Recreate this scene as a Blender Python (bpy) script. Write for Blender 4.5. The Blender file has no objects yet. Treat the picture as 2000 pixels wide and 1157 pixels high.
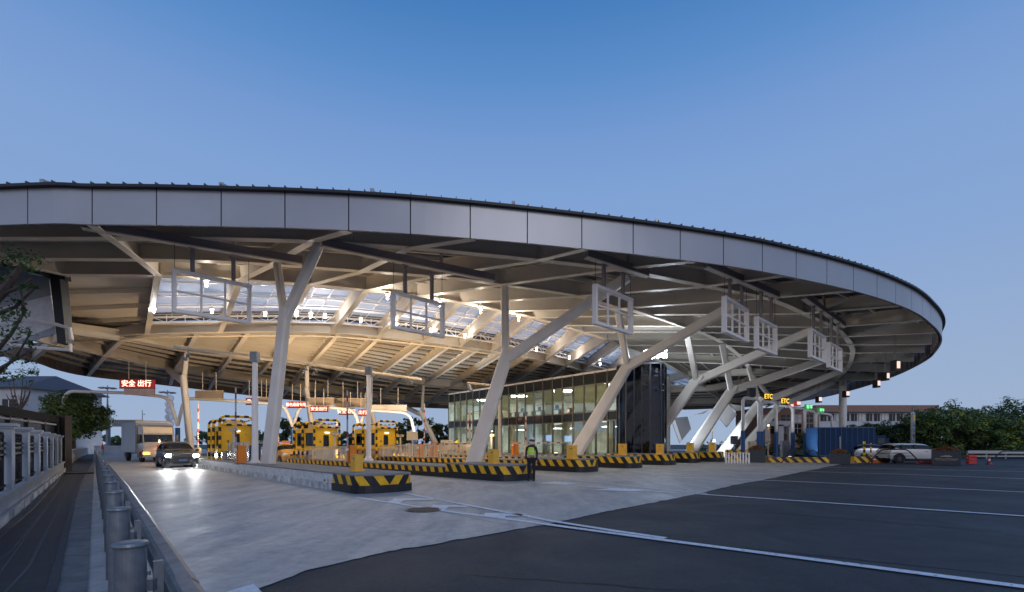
import bpy, bmesh, math, random
from mathutils import Vector, Matrix
random.seed(7)
R=math.radians; PI=math.pi
S=bpy.context.scene; COL=S.collection
# ---------------------------------------------------------------- survey helpers: the photo's pixel grid -> ground / height
F,YH,ZC,H=944.0,868.0,1.5,8.0
def G(x,y,z=0.0):
    D=F*(ZC-z)/(y-YH); return Vector(((x-1000)/F*D,D,z))
def P(x,y,D): return Vector(((x-1000)/F*D,D,ZC-(y-YH)/F*D))
def RG(x,y,g):
    D=F*g*H/(YH-y); return Vector(((x-1000)/F*D,D,ZC+g*H))
def V(*a): return Vector(a)
# ---------------------------------------------------------------- mesh builder
class MB:
    def __init__(s): s.v=[]; s.f=[]; s.m=[]; s.uv={}
    def add(s,vs,fs,m=0,M=None):
        n=len(s.v)
        for p in vs:
            p=Vector(p); s.v.append(M@p if M else p)
        for f in fs: s.f.append([n+i for i in f]); s.m.append(m)
        return s
    def box(s,c,d,m=0,rz=0,M=None):
        x,y,z=d[0]/2,d[1]/2,d[2]/2
        vs=[V(a*x,b*y,e*z) for a in(-1,1) for b in(-1,1) for e in(-1,1)]
        T=Matrix.Translation(Vector(c))@Matrix.Rotation(rz,4,'Z')
        if M: T=M@T
        return s.add(vs,[(0,1,3,2),(4,6,7,5),(0,4,5,1),(2,3,7,6),(0,2,6,4),(1,5,7,3)],m,T)
    def bar(s,p,q,w,h,m=0,up=V(0,0,1),w2=None,h2=None,off=0):
        p,q=Vector(p),Vector(q); d=(q-p)
        if d.length<1e-6: return s
        d.normalize(); a=d.cross(up)
        if a.length<1e-4: a=V(1,0,0)
        a.normalize(); b=a.cross(d).normalized()
        w2=w if w2 is None else w2; h2=h if h2 is None else h2
        vs=[]
        for o,ww,hh in((p,w,h),(q,w2,h2)):
            for i,j in((-1,-1),(1,-1),(1,1),(-1,1)): vs.append(o+a*(i*ww/2)+b*(j*hh/2+off))
        return s.add(vs,[(0,3,2,1),(4,5,6,7),(0,1,5,4),(1,2,6,5),(2,3,7,6),(3,0,4,7)],m)
    def tube(s,pts,r,n=8,m=0,cap=True):
        pts=[Vector(p) for p in pts]; rs=r if isinstance(r,(list,tuple)) else [r]*len(pts)
        a=None; rings=[]
        for i,p in enumerate(pts):
            d=(pts[min(i+1,len(pts)-1)]-pts[max(i-1,0)])
            if d.length<1e-7: d=V(0,0,1)
            d.normalize()
            if a is None: a=d.cross(V(0,0,1)) if abs(d.z)<.95 else d.cross(V(1,0,0))
            a=(a-d*a.dot(d))
            if a.length<1e-5: a=d.cross(V(1,.3,0))
            a.normalize(); b=d.cross(a)
            rings.append([p+(a*math.cos(2*PI*k/n)+b*math.sin(2*PI*k/n))*rs[i] for k in range(n)])
        vs=[q for r_ in rings for q in r_]; fs=[]
        for i in range(len(pts)-1):
            for k in range(n):
                fs.append((i*n+k,i*n+(k+1)%n,(i+1)*n+(k+1)%n,(i+1)*n+k))
        if cap: fs+= [tuple(range(n-1,-1,-1)),tuple((len(pts)-1)*n+k for k in range(n))]
        return s.add(vs,fs,m)
    def cyl(s,c,r,h,n=16,m=0,r2=None):
        c=Vector(c); return s.tube([c,c+V(0,0,h)],[r,r if r2 is None else r2],n,m)
    def prism(s,poly,z0,z1,m=0,mt=None):
        n=len(poly); vs=[V(p[0],p[1],z0) for p in poly]+[V(p[0],p[1],z1) for p in poly]
        s.add(vs,[(i,(i+1)%n,n+(i+1)%n,n+i) for i in range(n)],m)
        s.add(vs,[tuple(range(n,2*n)),tuple(range(n-1,-1,-1))],m if mt is None else mt); return s
    def quad(s,*p,m=0): return s.add(p,[tuple(range(len(p)))],m)
    def slab(s,pts,t,m=0):   # polygon with thickness along its normal
        pts=[Vector(p) for p in pts]; nn=(pts[1]-pts[0]).cross(pts[2]-pts[0]).normalized()*t; n=len(pts)
        vs=pts+[p+nn for p in pts]
        return s.add(vs,[tuple(range(n-1,-1,-1)),tuple(range(n,2*n))]+[(i,(i+1)%n,n+(i+1)%n,n+i) for i in range(n)],m)
    def sphere(s,c,r,n=8,m=0,sc=(1,1,1)):
        vs=[];fs=[];k=n//2+1
        for i in range(k+1):
            t=PI*i/k
            for j in range(n): vs.append(Vector(c)+V(r*sc[0]*math.sin(t)*math.cos(2*PI*j/n),r*sc[1]*math.sin(t)*math.sin(2*PI*j/n),r*sc[2]*math.cos(t)))
        for i in range(k):
            for j in range(n): fs.append((i*n+j,(i+1)*n+j,(i+1)*n+(j+1)%n,i*n+(j+1)%n))
        return s.add(vs,fs,m)
    def build(s,name,mats,parent=None,o=None,smooth=False,bevel=0,sub=0):
        me=bpy.data.meshes.new(name)
        off=Vector(o) if o is not None else V(0,0,0)
        me.from_pydata([tuple(p-off) for p in s.v],[],s.f)
        if not isinstance(mats,(list,tuple)): mats=[mats]
        for m in mats: me.materials.append(m)
        me.polygons.foreach_set('material_index',s.m)
        if smooth: me.polygons.foreach_set('use_smooth',[True]*len(s.f))
        if s.uv:
            l=me.uv_layers.new(name='UVMap')
            for pi,uvs in s.uv.items():
                for k,li in enumerate(me.polygons[pi].loop_indices): l.data[li].uv=uvs[k]
        me.update(); ob=bpy.data.objects.new(name,me); COL.objects.link(ob)
        if parent: ob.parent=parent
        if o is not None and parent is None: ob.location=off
        if bevel:
            b=ob.modifiers.new('b','BEVEL'); b.width=bevel; b.segments=2; b.limit_method='ANGLE'; b.angle_limit=R(35)
        if sub:
            b=ob.modifiers.new('s','SUBSURF'); b.levels=sub; b.render_levels=sub
        return ob
def tag(o,label=None,cat=None,group=None,kind=None):
    if label: o['label']=label
    if cat: o['category']=cat
    if group: o['group']=group
    if kind: o['kind']=kind
    return o
def empty(name,loc,label=None,cat=None,group=None,rz=0):
    o=bpy.data.objects.new(name,None); COL.objects.link(o); o.location=loc; o.rotation_euler=(0,0,rz); o.empty_display_size=.3
    return tag(o,label,cat,group)
def dup(root,loc=None,rz=None,label=None,group=None,scale=None):
    def cp(o,par):
        c=o.copy(); COL.objects.link(c)
        if par: c.parent=par
        for ch in list(o.children): cp(ch,c)
        return c
    r=cp(root,None)
    if loc is not None: r.location=loc
    if rz is not None: r.rotation_euler=(0,0,rz)
    if label: r['label']=label
    if group: r['group']=group
    if scale: r.scale=scale
    return r
# ---------------------------------------------------------------- materials
def srgb(c): return tuple(((v/255)/12.92 if v/255<=.04045 else ((v/255+.055)/1.055)**2.4) for v in c)
def mat(name,col,rough=.6,metal=0,var=.12,scale=3,bump=0,bscale=40,emit=None,es=0,spec=.5,tex='Object'):
    m=bpy.data.materials.new(name); m.use_nodes=True; nt=m.node_tree; b=nt.nodes['Principled BSDF']
    b.inputs['Roughness'].default_value=rough; b.inputs['Metallic'].default_value=metal; b.inputs['Specular IOR Level'].default_value=spec
    tc=nt.nodes.new('ShaderNodeTexCoord'); nz=nt.nodes.new('ShaderNodeTexNoise'); nz.inputs['Scale'].default_value=scale; nz.inputs['Detail'].default_value=6
    nt.links.new(tc.outputs[tex],nz.inputs['Vector'])
    cr=nt.nodes.new('ShaderNodeValToRGB'); cr.color_ramp.elements[0].position=.3; cr.color_ramp.elements[1].position=.7
    cr.color_ramp.elements[0].color=tuple(c*(1-var) for c in col)+(1,); cr.color_ramp.elements[1].color=tuple(min(1,c*(1+var)) for c in col)+(1,)
    nt.links.new(nz.outputs['Fac'],cr.inputs['Fac']); nt.links.new(cr.outputs['Color'],b.inputs['Base Color'])
    if bump:
        n2=nt.nodes.new('ShaderNodeTexNoise'); n2.inputs['Scale'].default_value=bscale; n2.inputs['Detail'].default_value=4; nt.links.new(tc.outputs[tex],n2.inputs['Vector'])
        bp=nt.nodes.new('ShaderNodeBump'); bp.inputs['Strength'].default_value=bump; bp.inputs['Distance'].default_value=.02
        nt.links.new(n2.outputs['Fac'],bp.inputs['Height']); nt.links.new(bp.outputs['Normal'],b.inputs['Normal'])
    if emit:
        b.inputs['Emission Color'].default_value=tuple(emit)+(1,); b.inputs['Emission Strength'].default_value=es
    return m
M={}
M['steel']=mat('steel_beige',(.62,.56,.48),.45,0,.06,.6)
M['steel_dark']=mat('steel_grey',(.36,.34,.33),.5,0,.08,.6)
M['column']=mat('column_paint',(.80,.745,.68),.42,0,.06,1.2,.25,6)
M['fascia']=mat('fascia_aluminium',(.36,.375,.41),.34,.45,.07,.35)
M['black']=mat('black_metal',(.012,.013,.016),.45)
M['dark']=mat('dark_metal',(.035,.037,.042),.4)
M['white']=mat('white_paint',(.86,.84,.84),.4,0,.04,2)
M['cream']=mat('cream_paint',(.66,.55,.40),.45,0,.08,2)
M['galv']=mat('galvanised_steel',(.21,.235,.265),.42,.55,.18,14,.06,60)
M['railsteel']=mat('weathered_guardrail',(.22,.24,.26),.40,.55,.3,6,.08,50)
M['steelss']=mat('stainless',(.6,.6,.6),.2,.95,.1,3)
M['yellow']=mat('booth_yellow',(.86,.50,.012),.35,0,.04,2)
M['ybox']=mat('box_yellow',(.92,.50,.06),.4,0,.08,5)
M['orange']=mat('barrier_orange',(.80,.24,.02),.4,0,.06,4)
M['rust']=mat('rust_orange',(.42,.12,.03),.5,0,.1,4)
M['red']=mat('sign_red',(.5,.03,.03),.45)
M['blue']=mat('blue_paint',(.015,.08,.25),.4,0,.08,3)
M['pinkred']=mat('red_plastic',(.6,.04,.03),.45)
M['glassdark']=mat('dark_glass',(.012,.016,.020),.08,0,.0,1,spec=.35); M['matblack']=mat('matt_black_cladding',(.009,.010,.013),.75,0,.1,2,spec=.2); M['kglass']=mat('kiosk_glass',(.02,.025,.032),.25,0,.1,1,spec=.2)
M['rubber']=mat('tyre_rubber',(.018,.018,.019),.8)
M['wall']=mat('painted_wall',(.36,.375,.41),.75,0,.12,1.5,.3,20)
M['brick']=mat('brown_tile_wall',(.30,.17,.13),.75,0,.12,3)
M['white2']=mat('white_wall',(.52,.53,.56),.7,0,.07,1)
M['rooftile']=mat('grey_roof_tile',(.10,.105,.12),.7,0,.2,6)
M['bark']=mat('bark',(.075,.055,.045),.85,0,.3,8,.6,20)
M['skin']=mat('skin',(.48,.29,.20),.5)
M['uniform']=mat('black_cloth',(.012,.013,.02),.8)
M['hivis']=mat('hivis_vest',(.55,.75,.06),.6,0,.05,4)
M['hivisy']=mat('hivis_yellow',(.85,.75,.05),.6,0,.05,4)
M['silver']=mat('reflective_tape',(.75,.75,.75),.3,.3,.03)
M['jeans']=mat('jeans_blue',(.14,.22,.36),.8)
M['hair']=mat('hair_black',(.01,.008,.007),.6)
M['blanket']=mat('soil',(.05,.04,.03),.9)
def leafmat(name,c,var=.5):
    m=mat(name,c,.65,0,var,1.1,spec=.25)
    return m
M['leafd']=leafmat('leaf_dark',(.065,.11,.045)); M['leafm']=leafmat('leaf_mid',(.125,.19,.06)); M['leafy']=leafmat('leaf_light',(.19,.23,.04)); M['leafo']=leafmat('flowers_orange',(.45,.13,.02))
M['far']=leafmat('leaf_far',(.055,.085,.05))
def emis(name,c,s,base=(.02,.02,.02)): return mat(name,base,.4,emit=c,es=s)
M['e_warm']=emis('lamp_warm',(1,.70,.38),40); M['e_cool']=emis('lamp_cool',(.80,.90,1),30); M['e_head']=emis('headlamp',(.92,.97,1),90)
M['e_red']=emis('led_red',(1,.42,.30),4.5); M['e_green']=emis('led_green',(.3,1,.45),1.5); M['e_amber']=emis('led_amber',(1,.62,.06),1.9)
M['ledred']=emis('led_panel_red',(.55,.03,.03),.42,(.10,.01,.01)); M['e_pale']=emis('led_pale',(1,.66,.55),1.2); M['e_letter']=emis('letters_lit',(.85,.92,1),14)
M['e_up']=emis('fill_uplight_lens',(1,.8,.6),5); M['e_orange']=emis('indicator_orange',(1,.38,.03),12)  # the lens glow serves the added island uplights
M['e_screen']=emis('screen_blue',(.45,.6,1),1.6)
def striped(name,a,b,period,shear,z0=None,wear=0,axis=None,th=.5):
    """yellow/black diagonal paint read from UV (u = metres along the wall, v = height)"""
    m=bpy.data.materials.new(name); m.use_nodes=True; nt=m.node_tree; N=nt.nodes; L=nt.links; bs=N['Principled BSDF']; bs.inputs['Roughness'].default_value=.5
    uv=N.new('ShaderNodeUVMap'); sp=N.new('ShaderNodeSeparateXYZ'); L.new(uv.outputs[0],sp.inputs[0])
    def math_(op,x,y):
        n=N.new('ShaderNodeMath'); n.operation=op
        for i,v in enumerate((x,y)):
            if v is None: continue
            if isinstance(v,(int,float)): n.inputs[i].default_value=v
            else: L.new(v,n.inputs[i])
        return n.outputs[0]
    u=math_('ABSOLUTE',sp.outputs[0],None)
    t=math_('FRACT',math_('DIVIDE',math_('SUBTRACT',u,math_('MULTIPLY',sp.outputs[1],shear)),period),None)
    k=math_('GREATER_THAN',t,th)
    mx=N.new('ShaderNodeMix'); mx.data_type='RGBA'; L.new(k,mx.inputs[0]); mx.inputs[6].default_value=a+(1,); mx.inputs[7].default_value=b+(1,)
    tc=N.new('ShaderNodeTexCoord'); nz=N.new('ShaderNodeTexNoise'); nz.inputs['Scale'].default_value=5; nz.inputs['Detail'].default_value=8; L.new(tc.outputs['Object'],nz.inputs['Vector'])
    out=mx.outputs[2]
    if wear:
        w=math_('GREATER_THAN',u,1.55); pw=math_('GREATER_THAN',math_('ADD',nz.outputs['Fac'],math_('MULTIPLY',math_('SUBTRACT',u,1.5),.07)),.53)
        f=math_('MULTIPLY',w,pw); m2=N.new('ShaderNodeMix'); m2.data_type='RGBA'; L.new(f,m2.inputs[0]); L.new(out,m2.inputs[6]); m2.inputs[7].default_value=(.74,.73,.72,1)
        gz=N.new('ShaderNodeTexNoise'); gz.inputs['Scale'].default_value=22; gz.inputs['Detail'].default_value=10; L.new(tc.outputs['Object'],gz.inputs['Vector'])
        out=m2.outputs[2]
    d=N.new('ShaderNodeMix'); d.data_type='RGBA'; d.blend_type='MULTIPLY'; d.inputs[0].default_value=.28; L.new(out,d.inputs[6])
    cr=N.new('ShaderNodeValToRGB'); cr.color_ramp.elements[0].position=.38; cr.color_ramp.elements[1].position=.6; cr.color_ramp.elements[0].color=(.35,.33,.32,1); cr.color_ramp.elements[1].color=(1,1,1,1)
    L.new(nz.outputs['Fac'],cr.inputs[0]); L.new(cr.outputs[0],d.inputs[7]); L.new(d.outputs[2],bs.inputs['Base Color'])
    return m
YEL=(.95,.52,.012); BLK=(.012,.012,.014)
M['stripe']=striped('hazard_stripe',YEL,BLK,.62,.62); M['stripe_small']=striped('hazard_stripe_small',YEL,BLK,.62,.35)
M['stripe_worn']=striped('hazard_stripe_worn',YEL,BLK,.62,.62,wear=1)
M['hoop']=striped('hoop_stripe',(.86,.50,.01),BLK,.5,0); M['redwhite']=striped('red_white_arm',(.50,.45,.42),(.30,.03,.03),.95,0,th=.68)
M['band']=mat('black_band',(.014,.014,.017),.45,0,.3,6)
M['islandtop']=mat('island_concrete',(.24,.24,.24),.75,0,.2,2,.3,30)
# ground materials
def ground_mat(name,c1,c2,rlo,rhi,streak=(-.68,.73),sc=.25,bs=60,bump=.12,stretch=(1,1),k3=.35):
    m=bpy.data.materials.new(name); m.use_nodes=True; nt=m.node_tree; N=nt.nodes; L=nt.links; b=N['Principled BSDF']
    tc=N.new('ShaderNodeTexCoord'); mp=N.new('ShaderNodeMapping'); mp.inputs['Rotation'].default_value=(0,0,math.atan2(streak[0],streak[1])); mp.inputs['Scale'].default_value=(stretch[0],stretch[1],1)
    mp.vector_type='POINT'; L.new(tc.outputs['Object'],mp.inputs['Vector'])
    n1=N.new('ShaderNodeTexNoise'); n1.inputs['Scale'].default_value=sc*3; n1.inputs['Detail'].default_value=12; n1.inputs['Roughness'].default_value=.7; n1.inputs['Distortion'].default_value=.6; L.new(mp.outputs[0],n1.inputs['Vector'])
    n2=N.new('ShaderNodeTexNoise'); n2.inputs['Scale'].default_value=sc; n2.inputs['Detail'].default_value=8; n2.inputs['Roughness'].default_value=.7; L.new(tc.outputs['Object'],n2.inputs['Vector'])
    n3=N.new('ShaderNodeTexNoise'); n3.inputs['Scale'].default_value=bs; n3.inputs['Detail'].default_value=10; n3.inputs['Roughness'].default_value=.7; L.new(tc.outputs['Object'],n3.inputs['Vector'])
    a=N.new('ShaderNodeMath'); a.operation='ADD'; L.new(n1.outputs[0],a.inputs[0]); L.new(n2.outputs[0],a.inputs[1])
    a3=N.new('ShaderNodeMath'); a3.operation='MULTIPLY_ADD'; L.new(n3.outputs[0],a3.inputs[0]); a3.inputs[1].default_value=k3; L.new(a.outputs[0],a3.inputs[2])
    cr=N.new('ShaderNodeValToRGB'); cr.color_ramp.elements[0].position=.0; cr.color_ramp.elements[1].position=1
    mr=N.new('ShaderNodeMapRange'); mr.inputs['From Min'].default_value=.82+k3*.32; mr.inputs['From Max'].default_value=1.2+k3*.66; L.new(a3.outputs[0],mr.inputs['Value']); L.new(mr.outputs[0],cr.inputs[0])
    cr.color_ramp.elements[0].color=c1+(1,); cr.color_ramp.elements[1].color=c2+(1,)
    L.new(cr.outputs[0],b.inputs['Base Color'])
    m2=N.new('ShaderNodeMapRange'); m2.inputs['From Min'].default_value=.35; m2.inputs['From Max'].default_value=.65; m2.inputs['To Min'].default_value=rhi; m2.inputs['To Max'].default_value=rlo
    L.new(n1.outputs[0],m2.inputs['Value']); L.new(m2.outputs[0],b.inputs['Roughness'])
    bp=N.new('ShaderNodeBump'); bp.inputs['Strength'].default_value=bump; bp.inputs['Distance'].default_value=.02; L.new(a3.outputs[0],bp.inputs['Height']); L.new(bp.outputs[0],b.inputs['Normal'])
    return m
M['concrete']=ground_mat('apron_concrete',(.27,.265,.26),(.58,.565,.545),.45,.62,stretch=(2.2,.5),bump=.35,bs=5,k3=1.1)
M['asphalt']=ground_mat('asphalt',(.026,.028,.032),(.070,.072,.078),.62,.8,sc=.15,bs=28,bump=.8,k3=1.6)
M['footing']=ground_mat('footway_concrete',(.10,.10,.105),(.22,.22,.22),.6,.9,sc=.9,bs=40,bump=.3)
M['land']=ground_mat('land',(.04,.045,.035),(.09,.09,.07),.8,.95)
M['grass']=mat('lawn',(.055,.10,.035),.9,0,.4,1.5,.5,40)
def linemat():
    m=mat('road_paint',(.80,.80,.82),.6,0,.1,6); nt=m.node_tree; N=nt.nodes; L=nt.links; b=N['Principled BSDF']
    tc=N.new('ShaderNodeTexCoord'); nz=N.new('ShaderNodeTexNoise'); nz.inputs['Scale'].default_value=14; nz.inputs['Detail'].default_value=9; nz.inputs['Roughness'].default_value=.75
    L.new(tc.outputs['Object'],nz.inputs['Vector']); cr=N.new('ShaderNodeValToRGB'); cr.color_ramp.elements[0].position=.36; cr.color_ramp.elements[1].position=.43
    cr.color_ramp.elements[0].color=(0.25,0.25,0.25,1); cr.color_ramp.elements[1].color=(1,1,1,1)
    L.new(nz.outputs[0],cr.inputs[0]); L.new(cr.outputs[0],b.inputs['Alpha']); return m
M['line']=linemat()
# paver material (dark setts, pale joints) from UV metres
def paver():
    m=bpy.data.materials.new('dark_pavers'); m.use_nodes=True; nt=m.node_tree; N=nt.nodes; L=nt.links; b=N['Principled BSDF']; b.inputs['Roughness'].default_value=.6
    uv=N.new('ShaderNodeUVMap'); br=N.new('ShaderNodeTexBrick'); L.new(uv.outputs[0],br.inputs['Vector']); br.inputs['Scale'].default_value=1; br.offset=0
    br.inputs['Brick Width'].default_value=.75; br.inputs['Row Height'].default_value=.105; br.inputs['Mortar Size'].default_value=.008; br.inputs['Color1'].default_value=(.030,.030,.034,1); br.inputs['Color2'].default_value=(.018,.018,.022,1); br.inputs['Mortar'].default_value=(.075,.075,.08,1)
    L.new(br.outputs[0],b.inputs['Base Color'])
    bp=N.new('ShaderNodeBump'); bp.inputs['Strength'].default_value=.5; bp.inputs['Distance'].default_value=.01; bp.invert=True; L.new(br.outputs['Fac'],bp.inputs['Height']); L.new(bp.outputs[0],b.inputs['Normal'])
    return m
M['paver']=paver()
# ribbed soffit sheet (UV v in metres)
def ribbed(name,col,period=.3,strength=.6):
    m=mat(name,col,.5,0,.08,.5); nt=m.node_tree; N=nt.nodes; L=nt.links; b=N['Principled BSDF']
    uv=N.new('ShaderNodeUVMap'); w=N.new('ShaderNodeTexWave'); w.wave_type='BANDS'; w.bands_direction='X'; w.inputs['Scale'].default_value=1/period*.314; L.new(uv.outputs[0],w.inputs['Vector'])
    bp=N.new('ShaderNodeBump'); bp.inputs['Strength'].default_value=strength; bp.inputs['Distance'].default_value=.05; L.new(w.outputs['Fac'],bp.inputs['Height']); L.new(bp.outputs[0],b.inputs['Normal'])
    return m
M['deck']=ribbed('roof_deck_sheet',(.12,.105,.085),.5,1.0); M['deckn']=ribbed('roof_deck_sheet_grey',(.11,.105,.11),.5,1.0)
# translucent skylight
def skyglass():
    m=bpy.data.materials.new('skylight_panel'); m.use_nodes=True; nt=m.node_tree; N=nt.nodes; L=nt.links; N.remove(N['Principled BSDF'])
    t=N.new('ShaderNodeBsdfTransparent'); t.inputs[0].default_value=(.97,.98,1,1); tl=N.new('ShaderNodeBsdfTranslucent'); tl.inputs[0].default_value=(.95,.95,.95,1)
    d=N.new('ShaderNodeBsdfDiffuse'); d.inputs[0].default_value=(.8,.82,.85,1)
    mx=N.new('ShaderNodeMixShader'); mx.inputs[0].default_value=.3; L.new(t.outputs[0],mx.inputs[1]); L.new(tl.outputs[0],mx.inputs[2])
    m2=N.new('ShaderNodeMixShader'); m2.inputs[0].default_value=.3; L.new(mx.outputs[0],m2.inputs[1]); L.new(d.outputs[0],m2.inputs[2]); L.new(m2.outputs[0],N['Material Output'].inputs[0]); return m
M['skyglass']=skyglass()
def clearglass(name,tint,refl=.12,rough=.02,k=.6):
    m=bpy.data.materials.new(name); m.use_nodes=True; nt=m.node_tree; N=nt.nodes; L=nt.links; N.remove(N['Principled BSDF'])
    t=N.new('ShaderNodeBsdfTransparent'); t.inputs[0].default_value=tint+(1,); g=N.new('ShaderNodeBsdfGlossy'); g.inputs['Roughness'].default_value=rough; g.inputs[0].default_value=(.9,.95,1,1)
    lw=N.new('ShaderNodeLayerWeight'); lw.inputs[0].default_value=.35; ad=N.new('ShaderNodeMath'); ad.operation='MULTIPLY_ADD'; ad.inputs[1].default_value=k; ad.inputs[2].default_value=refl; L.new(lw.outputs['Fresnel'],ad.inputs[0])
    mx=N.new('ShaderNodeMixShader'); L.new(ad.outputs[0],mx.inputs[0]); L.new(t.outputs[0],mx.inputs[1]); L.new(g.outputs[0],mx.inputs[2]); L.new(mx.outputs[0],N['Material Output'].inputs[0]); return m
M['glass']=clearglass('clear_glass',(.80,.84,.78),.05,k=.35); M['glassb']=clearglass('blue_tinted_glass',(.10,.17,.30),.03,k=.22)
M['cglass']=clearglass('car_glass',(.06,.07,.07),.04,k=.3)
M['blind']=mat('cream_blind',(.50,.50,.42),.8,0,.05,1)
M['roomwall']=mat('room_wall',(.62,.62,.58),.8)
def paint(name,c,metal=0,rough=.25):
    m=mat(name,c,rough,metal,.03,2); m.node_tree.nodes['Principled BSDF'].inputs['Coat Weight'].default_value=.6; m.node_tree.nodes['Principled BSDF'].inputs['Coat Roughness'].default_value=.06; return m
M['p_dark']=paint('paint_dark_grey',(.09,.10,.115),.4); M['p_taxi']=paint('paint_taxi_yellow',(.70,.33,.05)); M['p_white']=paint('paint_white',(.62,.60,.58)); M['p_silver']=paint('paint_champagne',(.46,.41,.38),.3); M['p_blue']=mat('paint_blue_truck',(.008,.038,.105),.65,0,.04,2,spec=.2)
M['plate']=mat('plate_blue',(.12,.25,.55),.4)
M['e_room']=emis('ceiling_light_panel',(.95,1,1),1.8)

def text(body,size,mt,parent=None,name='lettering',depth=.02,align='CENTER',M4=None,o=None,xs=1):
    cu=bpy.data.curves.new('t','FONT'); cu.body=body; cu.size=size; cu.extrude=depth; cu.align_x=align; cu.align_y='CENTER'; cu.resolution_u=2
    to=bpy.data.objects.new('t',cu); COL.objects.link(to); bpy.context.view_layer.update()
    me=bpy.data.meshes.new_from_object(to.evaluated_get(bpy.context.evaluated_depsgraph_get())); bpy.data.objects.remove(to)
    me.transform(Matrix.Scale(xs,4,V(1,0,0)))
    if M4: me.transform(M4)
    if o is not None: me.transform(Matrix.Translation(-Vector(o)))
    me.materials.clear(); me.materials.append(mt)
    ob=bpy.data.objects.new(name,me); COL.objects.link(ob)
    if parent: ob.parent=parent
    return ob
def facing(p,nx,ny):  # matrix putting XY-plane text upright at p with normal (nx,ny)
    n=V(nx,ny,0).normalized(); x=V(0,0,1).cross(n); z=V(0,0,1)
    m=Matrix((( x.x,z.x,n.x,p[0]),(x.y,z.y,n.y,p[1]),(x.z,z.z,n.z,p[2]),(0,0,0,1))); return m
# ================================================================ camera, sky, sun
cam=bpy.data.cameras.new('camera'); co=bpy.data.objects.new('camera',cam); COL.objects.link(co); S.camera=co
co.location=(0,0,ZC); co.rotation_euler=(R(90),0,0); cam.sensor_width=36; cam.lens=36*F/2000; cam.shift_y=(YH-578.5)/2000; cam.clip_end=3000; cam.clip_start=.05
S.view_settings.view_transform='Standard'; S.view_settings.look='None'; S.view_settings.gamma=1; S.view_settings.exposure=.06
W=bpy.data.worlds.new('World'); S.world=W; W.use_nodes=True; nt=W.node_tree; N=nt.nodes; L=nt.links; bg=N['Background']
sky=N.new('ShaderNodeTexSky'); sky.sky_type='NISHITA'; sky.sun_disc=False; sky.sun_elevation=R(2); sky.sun_rotation=R(200); sky.air_density=1.2; sky.dust_density=.6; sky.ozone_density=3
sc=N.new('ShaderNodeMix'); sc.data_type='RGBA'; sc.blend_type='MULTIPLY'; sc.inputs[0].default_value=1; sc.inputs[7].default_value=(.1,.1,.1,1); L.new(sky.outputs[0],sc.inputs[6])
tc=N.new('ShaderNodeTexCoord'); sp=N.new('ShaderNodeSeparateXYZ'); L.new(tc.outputs['Generated'],sp.inputs[0])
cr=N.new('ShaderNodeValToRGB'); E_=cr.color_ramp.elements
stops=[(0,(162,182,210)),(.15,(153,176,211)),(.33,(137,168,214)),(.46,(129,164,215)),(.53,(118,156,212)),(.605,(93,143,204)),(.68,(70,126,190)),(1,(58,110,174))]
E_[0].position=0; E_[0].color=srgb(stops[0][1])+(1,); E_[1].position=1; E_[1].color=srgb(stops[-1][1])+(1,)
for p_,c_ in stops[1:-1]:
    e=E_.new(p_); e.color=srgb(c_)+(1,)
L.new(sp.outputs['Z'],cr.inputs[0])
mx=N.new('ShaderNodeMix'); mx.data_type='RGBA'; mx.inputs[0].default_value=.92; L.new(sc.outputs[2],mx.inputs[6]); L.new(cr.outputs[0],mx.inputs[7]); 
# afterglow: the sky behind the camera is brighter and pinkish near the horizon
def wm(op,a,b_):
    n=N.new('ShaderNodeMath'); n.operation=op; n.use_clamp=True
    for i,v in enumerate((a,b_)):
        if isinstance(v,(int,float)): n.inputs[i].default_value=v
        elif v is not None: L.new(v,n.inputs[i])
    return n.outputs[0]
gl=wm('MULTIPLY',wm('MULTIPLY',sp.outputs['Y'],-1.0),wm('SUBTRACT',1.0,sp.outputs['Z']))
m3=N.new('ShaderNodeMix'); m3.data_type='RGBA'; L.new(gl,m3.inputs[0]); L.new(mx.outputs[2],m3.inputs[6]); m3.inputs[7].default_value=(.62,.60,.70,1)
L.new(m3.outputs[2],bg.inputs[0]); bg.inputs[1].default_value=1.0
sl=bpy.data.lights.new('sun','SUN'); sl.energy=.32; sl.angle=R(25); sl.color=(1,.93,.88); so=bpy.data.objects.new('sun',sl); COL.objects.link(so)
so.rotation_euler=(R(62),0,R(-160))  # low, from behind the camera's right shoulder
so.rotation_euler=(R(70),0,R(25))
# ================================================================ ground
def struct(o): return tag(o,kind='structure')
b=MB(); b.quad(V(-900,-60,-.02),V(900,-60,-.02),V(900,1400,-.02),V(-900,1400,-.02)); struct(b.build('ground',M['land']))
# asphalt road: everything in front and right
b=MB(); b.quad(V(-40,-20,-.008),V(160,-20,-.008),V(160,60,-.008),V(-40,60,-.008)); struct(b.build('road',M['asphalt']))
# concrete apron, ragged front edge measured from the photo
edge=[(250,1290),(495,1157),(600,1115),(643,1105.6),(775,1076),(870,1060),(950,1045),(1072,1024),(1167,1003),(1300,978),(1378,961),(1433,948),(1490,938),(1576,920),(1640,907.5),(1800,897),(1950,893)]
ep=[]
for i in range(len(edge)-1):
    a=G(*edge[i]); c=G(*edge[i+1]); n=max(2,int((c-a).length/.11))
    for k in range(n): ep.append(a.lerp(c,k/n))
rnd=random.Random(3); w=0
for i,p in enumerate(ep):
    w=w*.8+rnd.uniform(-.025,.025); p.y+=w+rnd.uniform(-.03,.03); p.x-=w*.5; p.z=.004
poly=[V(-3.2,1.2,.004)]+ep[3:]+[V(150,50,.004),V(150,140,.004),V(-140,140,.004),V(-120,120,.004),G(186,885,.004),V(-6,4.6,.004)]
b=MB(); b.quad(*poly); struct(b.build('apron',M['concrete']))
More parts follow.
